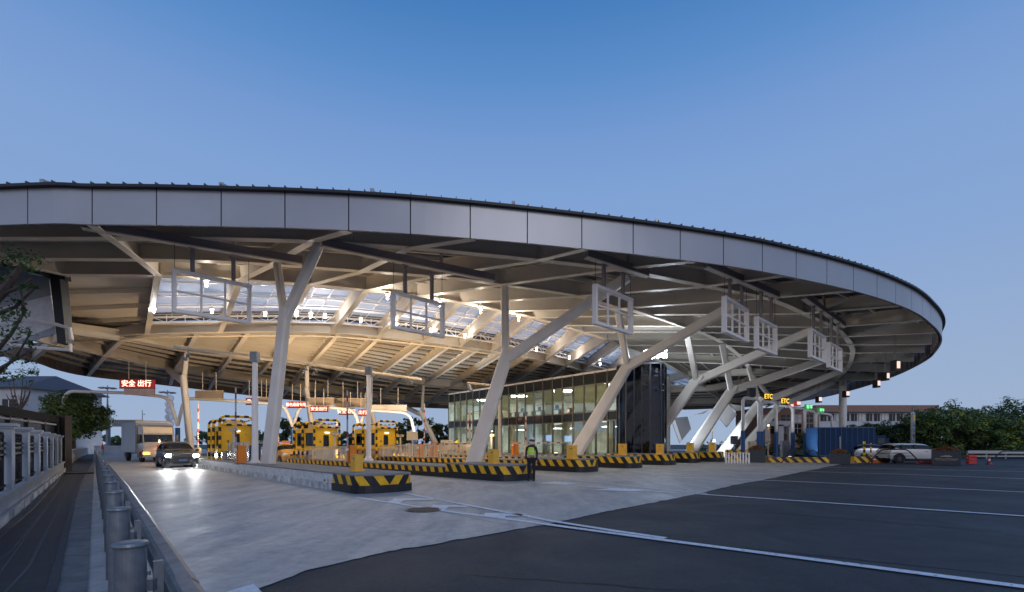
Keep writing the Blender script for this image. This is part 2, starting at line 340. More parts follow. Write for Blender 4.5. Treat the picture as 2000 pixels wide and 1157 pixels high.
# thin crumbling border strip along the joint
def ribbon(pts,w,z,mt,name,kind='structure',rag=0):
    b=MB(); 
    pts=[Vector((p.x,p.y,z)) for p in pts]
    L_=[];Rr=[]
    for i,p in enumerate(pts):
        d=(pts[min(i+1,len(pts)-1)]-pts[max(i-1,0)]).normalized(); n=V(-d.y,d.x,0); ww=w/2
        L_.append(p+n*ww); Rr.append(p-n*ww)
    for i in range(len(pts)-1): b.quad(L_[i],L_[i+1],Rr[i+1],Rr[i])
    return tag(b.build(name,mt),kind=kind)
def line(px,w=.16,z=.012,name='lane_line'):
    pts=[G(*p) for p in px]; o=[]
    for i in range(len(pts)-1):
        for k in range(8): o.append(pts[i].lerp(pts[i+1],k/8))
    o.append(pts[-1]); return ribbon(o,w,z,M['line'],name)
line([(694,972),(880,1000.5),(1003,1016.5),(1300,1056.7),(2000,1148),(2300,1189)],.17)
line([(789,964),(1083,1020),(1200,1038.5),(1300,1053)],.15,.016)
line([(1048,944),(1300,961.5),(1660,986),(2000,1009),(2300,1030)],.16)
line([(1120,938),(1240,951),(1380,965.5)],.14,.016)
line([(1254,930),(1550,941),(2000,962),(2300,976)],.16)
line([(1500,919),(1760,927),(2000,936),(2300,948)],.15)
line([(1600,913),(1800,917.5),(2000,922),(2300,929)],.14)
def chev(pts):
    b=MB(); b.quad(*[G(x,y,.016) for x,y in pts]); struct(b.build('chevron_marking',M['line']))
chev([(754,981),(771,973.5),(852,974),(850,977),(789,977),(778,985)]); chev([(839,992),(847,986),(915,988),(910,991),(877,990),(868,997)])
chev([(944,1009),(947,1002),(1030,1004),(1015,1008),(987,1008),(987,1014)]); chev([(1160,957),(1200,953),(1270,957.5),(1235,960.5)]); chev([(1055,943),(1085,940.5),(1130,944),(1105,947)])
chev([(440,1157),(495,1140),(512,1157)])
tm=mat('tar_seam',(.018,.018,.02),.55)
for q_ in ([(1180,1040),(1500,1075),(2050,1130)],[(900,1120),(1400,1157)],[(1500,1000),(2000,1042)]):
    pts_=[]
    for a_,c_ in zip(q_[:-1],q_[1:]):
        A_,C_=G(*a_),G(*c_); pts_+=[A_.lerp(C_,k/16)+V(rnd.uniform(-.02,.02),rnd.uniform(-.02,.02),0) for k in range(16)]
    ribbon(pts_,.035,-.003,tm,'tar_seam')
jm=mat('joint_filler',(.16,.16,.16),.8)
for px in ([(470,922),(1010,1030)],[(830,938),(1240,990)]):
    a_,c_=G(*px[0]),G(*px[1]); ribbon([a_.lerp(c_,k/24)+V(rnd.uniform(-.008,.008),rnd.uniform(-.008,.008),0) for k in range(25)],.014,.0075,jm,'slab_joint')
# manhole
mh=G(827,996,.01); t=empty('manhole_cover',mh,'round rusty manhole cover set in the concrete apron beside the chevrons','manhole cover')
b=MB(); b.cyl(V(0,0,-.004),.42,.010,32); b.build('rim',M['dark'],t)
b=MB(); b.cyl(V(0,0,.006),.36,.007,32)
for i in range(-3,4):
    b.box((i*.09,0,.014),(.03,.5,.006))
b.build('lid',mat('rusty_iron',(.09,.075,.065),.7,.4,.3,9),t)
# footway, paver strip and gutter on the left
fd=V(-.656,.755,0)
b=MB(); b.quad(V(-12,-2,.02),V(-.6,.6,.02),G(186,884,.02),G(150,884,.02),G(130,918,.02),V(-16,4,.02)); struct(b.build('footway',M['footing']))
lp=[(-320,1240),(0,1049),(60,998),(120,931),(145,905),(160,893),(172,885)]; rp=[(60,1240),(101,1157),(143,982),(160,936),(170,920),(178,905),(182,888)]
b=MB(); n=len(lp); u=0; 
for i in range(n-1):
    a,c,d,e=G(lp[i][0],lp[i][1],.03),G(rp[i][0],rp[i][1],.03),G(rp[i+1][0],rp[i+1][1],.03),G(lp[i+1][0],lp[i+1][1],.03)
    fi=len(b.f); b.quad(a,c,d,e)
    def uvp(p): q=Vector((p.x+8,p.y,0)); return (q.dot(V(.755,.656,0)),q.dot(fd))
    b.uv[fi]=[uvp(a),uvp(c),uvp(d),uvp(e)]
struct(b.build('paving',M['paver']))
for off,nm in ((.33,0),(.66,0)):
    pts=[G(lp[i][0],lp[i][1],.036).lerp(G(rp[i][0],rp[i][1],.036),off) for i in range(n)]; ribbon(pts,.03,.034,mat('pale_strip',(.10,.10,.105),.8),'paving_strip')
b=MB()
for i in range(n-1):
    p,q=G(*lp[i]),G(*lp[i+1]); b.bar(p+V(0,0,.02),q+V(0,0,.02),.10,.10)
    p,q=G(*rp[i]),G(*rp[i+1]); b.bar(p+V(0,0,.02),q+V(0,0,.02),.08,.05)
struct(b.build('kerb',mat('kerb_dark',(.06,.06,.065),.8)))
# small black drain mat far along the footway
g0=G(150,925,.035); b=MB(); b.box((0,0,.03),(1.3,1.5,.05)); o=b.build('drain_grate',M['dark'],o=None); o.location=g0; o.rotation_euler=(0,0,R(41)); tag(o,'black drain grate lying at the end of the paver strip','drain grate')

# ================================================================ the canopy
nearR=[(54,437.6),(180,438.5),(305.6,439.5),(432,442),(556.5,444.8),(681,449.6),(801.6,456.3),(918.4,465.3),(1030,475),(1136.4,485.5),(1236.6,496),(1328.6,507),(1413,518),(1489,530),(1555,543),(1615,555.5),(1667,568),(1713,581),(1749.5,593.5),(1780,606),(1802,618.4),(1817.5,631),(1832,645),(1840,660),(1838,673),(1828,688),(1815,701),(1799,713.7),(1764.5,729.4),(1719.6,749.6),(1661,764),(1611.8,777),(1573.6,785.5),(1500,795),(1400,800),(1280,803),(1150,804.5),(1000,803),(850,799),(720,793),(640,788.5),(560,783),(474,771),(354,756),(233.7,743.7),(166,735),(110.6,723),(47,703.6)]
RIM=[RG(x,y,1.0) for x,y in nearR]
leftp=[(-5.95,4.9),(-5.8,4.2),(-5.35,3.5),(-4.7,2.95),(-3.95,2.55),(-3.2,2.3)]
RIM+= [V(a*H,c*H,ZC+H) for a,c in leftp]
def smooth(pts,closed=False,it=1):
    for _ in range(it):
        q=[p.copy() for p in pts]
        for i in range(len(pts)):
            if not closed and i in(0,len(pts)-1): continue
            q[i]=pts[i]*.5+(pts[i-1]+pts[(i+1)%len(pts)])*.25
        pts=q
    return pts
far_part=smooth(RIM[26:46],False,2); RIM[26:46]=far_part
def cat(pts,k=4,closed=False):  # catmull-rom
    out=[]; n=len(pts); rng=n if closed else n-1
    for i in range(rng):
        p0=pts[i-1] if (closed or i>0) else pts[0]; p1=pts[i]; p2=pts[(i+1)%n]; p3=pts[(i+2)%n] if (closed or i+2<n) else pts[-1]
        for j in range(k):
            t=j/k; out.append(.5*((2*p1)+(p2-p0)*t+(2*p0-5*p1+4*p2-p3)*t*t+(3*p1-p0-3*p2+p3)*t*t*t))
    if not closed: out.append(pts[-1].copy())
    return out
CAN=V(0,56,0)
can=empty('toll_canopy',CAN,'huge grey oval roof canopy on leaning Y columns over the toll lanes','canopy')
cen=V(-1.5,56,0)
nP=len(RIM)
FH=1.29
# fascia panels: a thin tray each, with a dark joint between
bk=MB()
for i in range(nP):
    a,c=RIM[i],RIM[(i+1)%nP]
    seg=cat([RIM[i-1],a,c,RIM[(i+2)%nP]],4)[4:9]
    b=MB(); L0=(c-a).length; gap=.022
    m=len(seg)
    outr=[];inr=[]
    for k,p in enumerate(seg):
        d=(seg[min(k+1,m-1)]-seg[max(k-1,0)]).normalized(); nn=V(d.y,-d.x,0)
        if (p-cen).dot(nn)<0: nn=-nn
        q=p.copy()
        if k==0: q=p+d*gap
        if k==m-1: q=p-d*gap
        outr.append(q); inr.append(q-nn*.09)
    for k in range(m-1):
        A,B,C_,D_=outr[k],outr[k+1],inr[k+1],inr[k]; z=V(0,0,FH)
        b.quad(A,B,B+z,A+z); b.quad(D_,D_+z,C_+z,C_); b.quad(A,D_,C_,B); b.quad(A+z,B+z,C_+z,D_+z)
    b.quad(outr[0],outr[0]+V(0,0,FH),inr[0]+V(0,0,FH),inr[0]); b.quad(outr[-1],inr[-1],inr[-1]+V(0,0,FH),outr[-1]+V(0,0,FH))
    b.build('fascia_panel',M['fascia'],can,o=CAN)
# ribbed backing behind the panels (seen on the far side), black gutter, standing seams on top
b=MB();g=MB();sm=g; dense=cat(RIM,8,True); nd=len(dense)
acc=0; cnt=0
for i in range(nd):
    p,q=dense[i],dense[(i+1)%nd]; d=(q-p).normalized(); nn=V(d.y,-d.x,0)
    if (p-cen).dot(nn)<0: nn=-nn
    ip,iq=p-nn*.16,q-nn*.16
    b.quad(ip+V(0,0,.06),ip+V(0,0,FH),iq+V(0,0,FH),iq+V(0,0,.06)); b.quad(ip+V(0,0,.06)-nn*.04,iq+V(0,0,.06)-nn*.04,iq+V(0,0,FH)-nn*.04,ip+V(0,0,FH)-nn*.04)
    g.bar(p+V(0,0,FH+.05)+nn*.02,q+V(0,0,FH+.05)+nn*.02,.34,.10)
    acc+=(q-p).length
    if acc>.50:
        acc=0; c0=p+V(0,0,FH+.095); inn=-nn
        sm.add([c0+nn*.10,c0+nn*.10+V(0,0,.13)+d*.01,c0+inn*1.6+V(0,0,.30),c0+inn*1.6,
                c0+nn*.10+d*.03,c0+nn*.10+V(0,0,.13)+d*.04,c0+inn*1.6+V(0,0,.30)+d*.03,c0+inn*1.6+d*.03],[(0,1,2,3),(7,6,5,4),(0,4,5,1),(1,5,6,2)],1)
        if cnt%2==0:
            b.bar(p-nn*.24+V(0,0,.1),p-nn*.24+V(0,0,FH),.10,.14)
        cnt+=1
b.build('fascia_backing',mat('fascia_back',(.22,.17,.15),.7),can,o=CAN); g.build('gutter',[M['black'],mat('roof_seam_metal',(.11,.13,.15),.4,.5)],can,o=CAN)
# small roof-edge brackets standing on the gutter
for x in (85,430,728,1001,1281,1487,1640):
    k=min(range(nd),key=lambda i:abs(1000+F*dense[i].x/dense[i].y-x)+(1000 if dense[i].y>40 and x<1600 else 0)+ (0 if dense[i].y<34 else 500)); p=dense[k]+V(0,0,FH+.16); nn=(cen-p); nn.z=0; nn.normalize()
    bb=MB(); bb.bar(p+V(0,0,.12),p+nn*.7+V(0,0,.2),.05,.06); bb.box(p+V(0,0,.06),(.14,.06,.18)); bb.build('roof_bracket',M['fascia'],can,o=CAN)
# ring lines (bottom flange of ring beams), pixels of the photo with their height above camera / H
r1=[(-120,466,1.10),(0,467,1.1),(230,467,1.1),(430,468,1.1),(610,473,1.1),(713,480,1.1),(798,485,1.1),(948,499,1.1),(1066,511,1.1),(1218,529.5,1.1),(1398,564,1.1),(1507.6,586.6,1.1),(1588,622,1.1),(1627,639,1.1),(1652,660,1.1),(1664,680,1.09),(1665,692,1.085),(1661,708,1.08),(1652,724,1.07),(1630,742,1.06),(1590,760,1.05),(1530,776,1.04)]
r6=[(1440,786,1.03),(1300,790,1.03),(1100,791,1.03),(900,787,1.03),(765,781,1.03),(640,766,1.03),(526,751,1.03),(345,725,1.03),(200,695,1.03),(90,672,1.03),(0,648,1.03)]
RA=[RG(*p) for p in r1]+[RG(*p) for p in r6]+[V(-5.0*H,4.1*H,ZC+1.05*H),V(-4.6*H,3.3*H,ZC+1.07*H),V(-3.8*H,2.85*H,ZC+1.1*H)]
r2=[(-120,506,1.15),(10,507,1.15),(276,508.5,1.15),(450,513,1.15),(530,518,1.15),(630,525,1.15),(706,530.5,1.15),(782,536,1.15),(843,541,1.15),(900,546,1.15),(977,557,1.15),(1127,579,1.15),(1210,603,1.15),(1262,615,1.145),(1335,638,1.14),(1380,655,1.13),(1410,670,1.13),(1440,692,1.12),(1458,712,1.11),(1466,733,1.1),(1450,754,1.09)]
r5=[(1350,766,1.09),(1150,768,1.1),(960,762,1.1),(825,751.5,1.1),(720,735,1.1),(600,713,1.1),(470,700,1.1),(365,688,1.1),(250,668,1.1),(130,652,1.1)]
RBn=[RG(*p) for p in r2]; RBf=[RG(*p) for p in r5]; RBn_e=RBn
RB=RBn+RBf+[V(-4.3*H,4.6*H,ZC+1.12*H),V(-4.1*H,3.9*H,ZC+1.14*H),V(-3.6*H,3.3*H,ZC+1.15*H)]
r3=[(127,538,1.17),(308,540,1.17),(470,548,1.17),(606,557,1.17),(715,568,1.17),(815,580,1.17),(898,592,1.17),(977,608,1.17),(1040,621,1.17),(1095,635.5,1.17),(1137,649,1.17),(1186,664,1.17),(1209,675,1.17),(1245,688,1.17),(1290,706,1.17),(1344,737,1.17),(1390,765,1.16)]
r4=[(118,663,1.15),(287,654,1.15),(430,651,1.15),(545,650,1.15),(647,652,1.15),(738,659,1.15),(828,669,1.15),(897,678,1.15),(959,687,1.15),(1015,697,1.15),(1064,707,1.15),(1103,716,1.15),(1139,725,1.15),(1185,736,1.15),(1230,747,1.14),(1270,756,1.13),(1310,764,1.12)]
R3=[RG(*p) for p in r3]; R4=[RG(*p) for p in r4]
def ibeam(p,q,h=1.0,w=.36,name='radial_beam',mt='steel',tw=.07,par=can):
    b=MB(); d=(q-p).normalized()
    b.bar(p,q,w,.045); b.bar(p+V(0,0,.024),q+V(0,0,.024),tw,.0,0); 
    b=MB(); b.bar(p,q,w,.045)
    a=d.cross(V(0,0,1)).normalized()*tw/2
    z0,z1=V(0,0,.0225),V(0,0,h-.04)
    b.add([p-a+z0,p+a+z0,q+a+z0,q-a+z0,p-a+z1,p+a+z1,q+a+z1,q-a+z1],[(0,4,5,1),(3,2,6,7),(0,3,7,4),(1,5,6,2)])
    b.bar(p+V(0,0,h-.02),q+V(0,0,h-.02),w,.04)
    return b.build(name,M[mt],par,o=CAN)
def ringbeam(pts,h,w,name,k=4,closed=False,mt='steel'):
    d=cat(pts,k,closed); b=MB(); n=len(d)
    Lp=[];
    for i in range(n):
        e=(d[(i+1)%n]-d[i-1]) if closed else (d[min(i+1,n-1)]-d[max(i-1,0)])
        e.normalize(); a=e.cross(V(0,0,1)).normalized(); Lp.append((d[i],a))
    for i in range(n if closed else n-1):
        (p,a),(q,c)=Lp[i],Lp[(i+1)%n]
        for ww,z0,z1 in((w,0,.045),(.08,.045,h-.04),(w,h-.04,h)):
            vs=[p-a*ww/2+V(0,0,z0),p+a*ww/2+V(0,0,z0),p+a*ww/2+V(0,0,z1),p-a*ww/2+V(0,0,z1),q-c*ww/2+V(0,0,z0),q+c*ww/2+V(0,0,z0),q+c*ww/2+V(0,0,z1),q-c*ww/2+V(0,0,z1)]
            b.add(vs,[(0,1,5,4),(1,2,6,5),(2,3,7,6),(3,0,4,7)])
    return b.build(name,M[mt],can,o=CAN)
ringbeam(RA,.86,.40,'ring_beam',3,True); ringbeam(RB,.93,.40,'ring_beam',3,True); ringbeam(R3,1.0,.42,'skylight_edge_beam',3); ringbeam(R4,.95,.55,'skylight_edge_beam',3)
# round pipe run under the inner edge beam
pp=[p+V(0,0,-.25) for p in cat(R4[:9],3)]; b=MB(); b.tube(pp,.07,8); b.build('service_pipe',M['cream'],can,o=CAN)
# radial beams
E1=1.0
def rp_(x,y,g): return RG(x,y,g)
frames=[]
def chain(*pts,h=.8,mt='steel'):
    for a,c in zip(pts[:-1],pts[1:]): ibeam(rp_(*a),rp_(*c),h,mt=mt)
chain((180,440,1.03),(215,466,1.1),(270,507,1.15),(308,538,1.17),h=.84)
chain((681,451,1.03),(608,472,1.1),(530,518,1.15),(470,548,1.17),h=.84)
chain((925,467,1.03),(798,486,1.1),(706,531,1.15),(606,557,1.17),h=.84)
chain((1143,487,1.03),(1052,509,1.1),(843,541,1.15),(715,568,1.17),h=.84)
chain((1356,511,1.03),(1200,527,1.1),(977,557,1.15),(815,580,1.17),h=.84)
chain((1532,539,1.03),(1378,560,1.1),(1127,579,1.15),(898,592,1.17),h=.84)
chain((1668,569,1.02),(1490,583,1.1),(1210,603,1.15),(977,608,1.17),h=.84)
chain((1759,598,1.02),(1568,613,1.1),(1262,615,1.145),(1040,621,1.17),h=.84)
chain((1806,626,1.02),(1627,639,1.1),(1335,638,1.14),(1095,635.5,1.17),h=.84)
chain((1828,650,1.02),(1650,658,1.1),(1365,649,1.135),(1137,649,1.17),h=.84)
chain((1820,672,1.02),(1661,674,1.09),(1395,662,1.13),(1186,664,1.17),h=.84)
chain((1806,688,1.02),(1665,690,1.085),(1418,675,1.13),(1209,675,1.17),h=.84)
chain((1785,706,1.02),(1661,708,1.08),(1440,692,1.12),(1245,688,1.17),h=.84)
chain((1748,727,1.02),(1652,724,1.07),(1458,712,1.11),(1290,706,1.17),h=.84)
chain((1712,744,1.02),(1630,742,1.06),(1466,733,1.1),(1344,737,1.17),h=.84)
chain((1650,762,1.02),(1590,760,1.05),(1450,752,1.09),(1390,765,1.16),h=.84)
ibeam(RG(-80,494,1.165),RG(127,538,1.17),1.0)
# far frames from the inner edge beam to the far rim
ff=[((118,663,1.15),(140,654,1.1),(100,675,1.03),(60,707,1.01)),((287,654,1.15),(235,668,1.1),(205,697,1.03),(172,735,1.01)),((384,654,1.15),(366,688,1.1),(340,725,1.03),(333,752,1.01)),((484,652,1.15),(452,698,1.1),(423,737,1.03),(408,762,1.01)),
((578,652,1.15),(531,706,1.1),(495,746,1.03),(472,770,1.01)),((661,654,1.15),(606,714,1.1),(568,757,1.03),(548,780,1.01)),((741,660,1.15),(670,726,1.1),(628,765,1.03),(606,786,1.01)),((828,669,1.15),(735,738,1.1),(690,773,1.03),(668,790,1.01)),
((880,676,1.15),(783,745,1.1),(740,778,1.03),(716,792,1.01)),((936,683,1.15),(830,752,1.1),(790,783,1.03),(770,795,1.01)),((985,691,1.15),(880,756,1.1),(842,785,1.03),(825,798,1.01)),((1029,699,1.15),(930,760,1.1),(900,787,1.03),(885,799,1.01)),
((1064,707,1.15),(985,763,1.1),(960,789,1.03),(945,801,1.01)),((1103,716,1.15),(1040,765,1.1),(1030,790,1.03),(1020,803,1.01)),((1139,725,1.15),(1100,767,1.1),(1100,791,1.03),(1100,803,1.01)),((1185,736,1.15),(1170,768,1.1),(1180,791,1.03),(1185,803,1.01)),((1230,747,1.14),(1260,767,1.1),(1290,790,1.03),(1290,802,1.01)),((1310,764,1.12),(1380,764,1.09),(1420,788,1.03),(1430,798,1.01))]
for f_ in ff: chain(*f_,h=.84)
# skylight: deep beams, white trusses, translucent panels
for i in range(len(R3)):
    ibeam(R3[i],R4[i],1.05,.34,name='skylight_beam')
# purlins + deck strips
purl=[]
def grid(A,B,name,mt,zoff,npl,ribmat=None,pw=.10,ph=.22):
    """deck sheet between two polylines (same length) in bays; npl purlins per bay"""
    n=len(A); 
    for i in range(n-1):
        a0,a1,b0,b1=A[i],A[i+1],B[i],B[i+1]; b=MB(); z=V(0,0,zoff)
        K=4
        for k in range(K):
            t0,t1=k/K,(k+1)/K
            fi=len(b.f); b.quad(a0.lerp(b0,t0)+z,a1.lerp(b1,t0)+z,a1.lerp(b1,t1)+z,a0.lerp(b0,t1)+z)
            W_=(a1-a0).length; Lh=(b0-a0).length
            b.uv[fi]=[(0,t0*Lh),(W_,t0*Lh),(W_,t1*Lh),(0,t1*Lh)]
        zt=z+V(0,0,.14)
        b.quad(a0+zt,b0+zt,b1+zt,a1+zt)
        b.build(name,M[mt],can,o=CAN)
        for k in range(npl):
            t=(k+.5)/npl; purl.append((a0.lerp(b0,t)+V(0,0,zoff-.02-ph/2),a1.lerp(b1,t)+V(0,0,zoff-.02-ph/2),pw,ph))
def col_(cs,j): return [RG(*c[j]) for c in cs]
near=[((-120,438,1.03),(-120,466,1.1),(-120,506,1.15),(-60,538,1.17)),((20,438,1.03),(40,467,1.1),(70,507,1.15),(127,538,1.17)),((180,440,1.03),(215,466,1.1),(270,507,1.15),(308,538,1.17)),((430,442,1.03),(412,467,1.1),(400,511,1.15),(390,543,1.17)),((681,451,1.03),(608,472,1.1),(530,518,1.15),(470,548,1.17)),((925,467,1.03),(798,486,1.1),(706,531,1.15),(606,557,1.17)),((1143,487,1.03),(1052,509,1.1),(843,541,1.15),(715,568,1.17)),((1356,511,1.03),(1200,527,1.1),(977,557,1.15),(815,580,1.17)),((1532,539,1.03),(1378,560,1.1),(1127,579,1.15),(898,592,1.17)),((1668,569,1.02),(1490,583,1.1),(1210,603,1.15),(977,608,1.17)),((1759,598,1.02),(1568,613,1.1),(1262,615,1.145),(1040,621,1.17)),((1806,626,1.02),(1627,639,1.1),(1335,638,1.14),(1095,635.5,1.17)),((1828,650,1.02),(1650,658,1.1),(1365,649,1.135),(1137,649,1.17)),((1820,672,1.02),(1661,674,1.09),(1395,662,1.13),(1186,664,1.17)),((1806,688,1.02),(1665,690,1.085),(1418,675,1.13),(1209,675,1.17)),((1785,706,1.02),(1661,708,1.08),(1440,692,1.12),(1245,688,1.17)),((1748,727,1.02),(1652,724,1.07),(1458,712,1.11),(1290,706,1.17)),((1712,744,1.02),(1630,742,1.06),(1466,733,1.1),(1344,737,1.17)),((1650,762,1.02),(1590,760,1.05),(1450,752,1.09),(1390,765,1.16)),((1430,798,1.01),(1420,788,1.03),(1380,764,1.09),(1390,765,1.16))]
for j,npl in((0,3),(1,4),(2,4)):
    grid(col_(near,j),col_(near,j+1),'roof_deck','deckn',.98,npl)
for j,npl in((0,11),(1,5),(2,4)):
    grid(col_(ff,j),col_(ff,j+1),'roof_deck','deck',.92,npl,pw=.14,ph=.26)
# left bay of the skylight band is opaque panelling
grid(R3[:2],R4[:2],'roof_deck','steel',1.1,4,ph=.3)
for i in range(1,len(R3)-1):
    a0,a1,b0,b1=R3[i],R3[i+1],R4[i],R4[i+1]; z=V(0,0,1.30)
    tr=MB()
    nr=4
    for k in range(nr+1):
        t=(k+.35)/(nr+.9); p,q=a0.lerp(b0,t),a1.lerp(b1,t)
        tr.bar(p+V(0,0,1.02),q+V(0,0,1.02),.12,.13); tr.bar(p+V(0,0,1.24),q+V(0,0,1.24),.05,.05)
    for s in(.33,.66):
        p,q=a0.lerp(a1,s),b0.lerp(b1,s); tr.bar(p+V(0,0,1.22),q+V(0,0,1.22),.05,.07)
        for k in range(nr):
            t=(k+.35)/(nr+.9); c=p.lerp(q,t); e=p.lerp(q,t+.11); tr.bar(c+V(0,0,1.04),e+V(0,0,1.22),.035,.035); e2=p.lerp(q,max(0,t-.11)); tr.bar(c+V(0,0,1.04),e2+V(0,0,1.22),.035,.035)
    # truss girder beside the inner edge
    t=.84; p,q=a0.lerp(b0,t),a1.lerp(b1,t); tr.bar(p+V(0,0,.42),q+V(0,0,.42),.1,.1)
    for k in range(4):
        s0,s1=k/4,(k+1)/4; tr.bar(p.lerp(q,s0)+V(0,0,.42 if k%2 else 1.0),p.lerp(q,s1)+V(0,0,1.0 if k%2 else .42),.05,.05)
        tr.bar(p.lerp(q,s0)+V(0,0,.42),p.lerp(q,s0)+V(0,0,1.0),.05,.05)
    tr.build('skylight_truss',M['white'],can,o=CAN)
    gl=MB(); t1=.86
    gl.slab([a0+z,a1+z,a1.lerp(b1,t1)+z,a0.lerp(b0,t1)+z],.02); gl.build('skylight_panel',M['skyglass'],can,o=CAN)
    dk=MB(); dk.quad(a0.lerp(b0,t1)+z,a1.lerp(b1,t1)+z,b1+V(0,0,1.1),b0+V(0,0,1.1)); dk.build('roof_deck',M['deckn'],can,o=CAN)
def psize(p): a,c=p[0],p[1]; return abs(F*a.x/a.y-F*c.x/c.y)*p[3]/max(8,(a.y+c.y)/2) if a.y>5 else 0
purl.sort(key=psize,reverse=True)
for p in purl[:100]: 
    b=MB(); b.bar(*p[:4]); b.build('purlin',M['steel'],can,o=CAN)
b=MB()
for p in purl[100:]: b.bar(*p[:4])
tag(b.build('purlin',M['steel'],can,o=CAN),kind='stuff')
# diagonal brace seen right of centre
ibeam(RG(1235,605,1.13),RG(1345,643,1.13),.3,.25,name='brace'); 
# ---- Y columns (parts of the canopy)
def limb(b,p,q,w0,w1,t0,t1,e):
    n=V(-e.y,e.x,0); d=(q-p).normalized(); bb=d.cross(n).normalized()
    def ringp(o,w,t):
        c=.28 # chamfered, faceted section
        pts=[(w/2,-t*c),(w/2-.12*w,-t/2),(-w/2+.12*w,-t/2),(-w/2,-t*c),(-w/2,t*c),(-w/2+.12*w,t/2),(w/2-.12*w,t/2),(w/2,t*c)]
        return [o+bb*x+n*y for x,y in pts]
    A,B=ringp(p,w0,t0),ringp(q,w1,t1); b.add(A+B,[(i,(i+1)%8,8+(i+1)%8,8+i) for i in range(8)]+[tuple(range(7,-1,-1)),tuple(range(8,16))])
def ycol(base,fork,outer,inner,s=1.0,label=None,t=.5):
    e=(outer-base); e.z=0; e.normalize(); b=MB()
    d=(fork-base).normalized()
    limb(b,base-d*.3,fork+d*.25,1.12*s,.80*s,t*s,t*s,e)
    limb(b,fork-d*.42*s,outer,.72*s,.62*s,t*.95*s,t*.9*s,e)
    limb(b,fork-d*.35*s,inner,.50*s,.50*s,t*.88*s,t*.8*s,e)
    o=b.build('column',M['column'],can,o=CAN,bevel=.03); 
    if label: o['label']=label
    return o,e
def pz(x,y,D): return P(x,y,D)
# near row
C1=(pz(523,912,23),pz(557,612,22.2),RG(623,478,1.09),RG(541,514,1.14))
C2=(pz(926,900,27.8),pz(990,692,27.4),RG(1228,540,1.08),RG(986,560,1.14))
C3=(pz(1120,893,36),pz(1230,708,34),RG(1440,592,1.08),RG(1207,606,1.13))
C4=(pz(1252,890,43),pz(1365,737,39.5),RG(1590,644,1.06),RG(1340,640,1.13))
C5=(pz(1345,890,50),pz(1432,757,46),RG(1648,690,1.07),RG(1410,673,1.12))
C6=(pz(1408,888,56),pz(1487,782,52),RG(1650,722,1.05),RG(1462,718,1.10))
C7=(pz(1442,887,62),pz(1525,790,58),RG(1628,746,1.04),RG(1470,735,1.09))
for i,(c,s) in enumerate(zip((C1,C2,C3,C4,C5,C6,C7),(.74,.84,.94,.97,1.05,1.05,1.05))): ycol(*c,s=s)
# far row, leaning away
for bx,by,bD,fx,fy,ox,oy,ix,iy in((374,893,48,358,738,328,722,364,692),(618,893,56,599,762,556,756,599,716),(748,891,62,722,792,672,768,725,738),(862,889,68,822,806,765,783,827,754)):
    D2=F*1.06*H/(YH-iy)
    ycol(P(bx,by,bD),P(fx,fy,(bD+D2)/2),RG(ox,oy,1.03),RG(ix,iy,1.1),s=.95)
# big round pylon at the far rim
pc=P(1646,868,70); b=MB(); b.cyl(V(pc.x,pc.y,-.1),.48*1.0,12,20,r2=.48); b.build('column',M['white'],can,o=CAN,smooth=False)
for (x,y,D) in((925,897,27.3),(1119,891,35.6),(1252,888,42.8)):
    pass
# tally plates on column feet
for (x,y,D) in((915,880,27.2),(921,857,27.25),(1119,865,35.3),(1246,876,42.5)):
    pass
# ================================================================ test lights (under the canopy)
def lamp(kind,loc,e,c,size=.5,rot=None,spot=None,blend=.6,target=None):
    l=bpy.data.lights.new('lamp_light',kind); l.energy=e; l.color=c
    if kind=='AREA': l.size=size
    elif kind in('POINT','SPOT'): l.shadow_soft_size=size
    if kind=='SPOT': l.spot_size=R(spot or 120); l.spot_blend=blend
    o=bpy.data.objects.new('lamp_light',l); COL.objects.link(o); o.location=loc
    if target is not None: o.rotation_euler=(Vector(target)-Vector(loc)).to_track_quat('-Z','Y').to_euler()
    return o
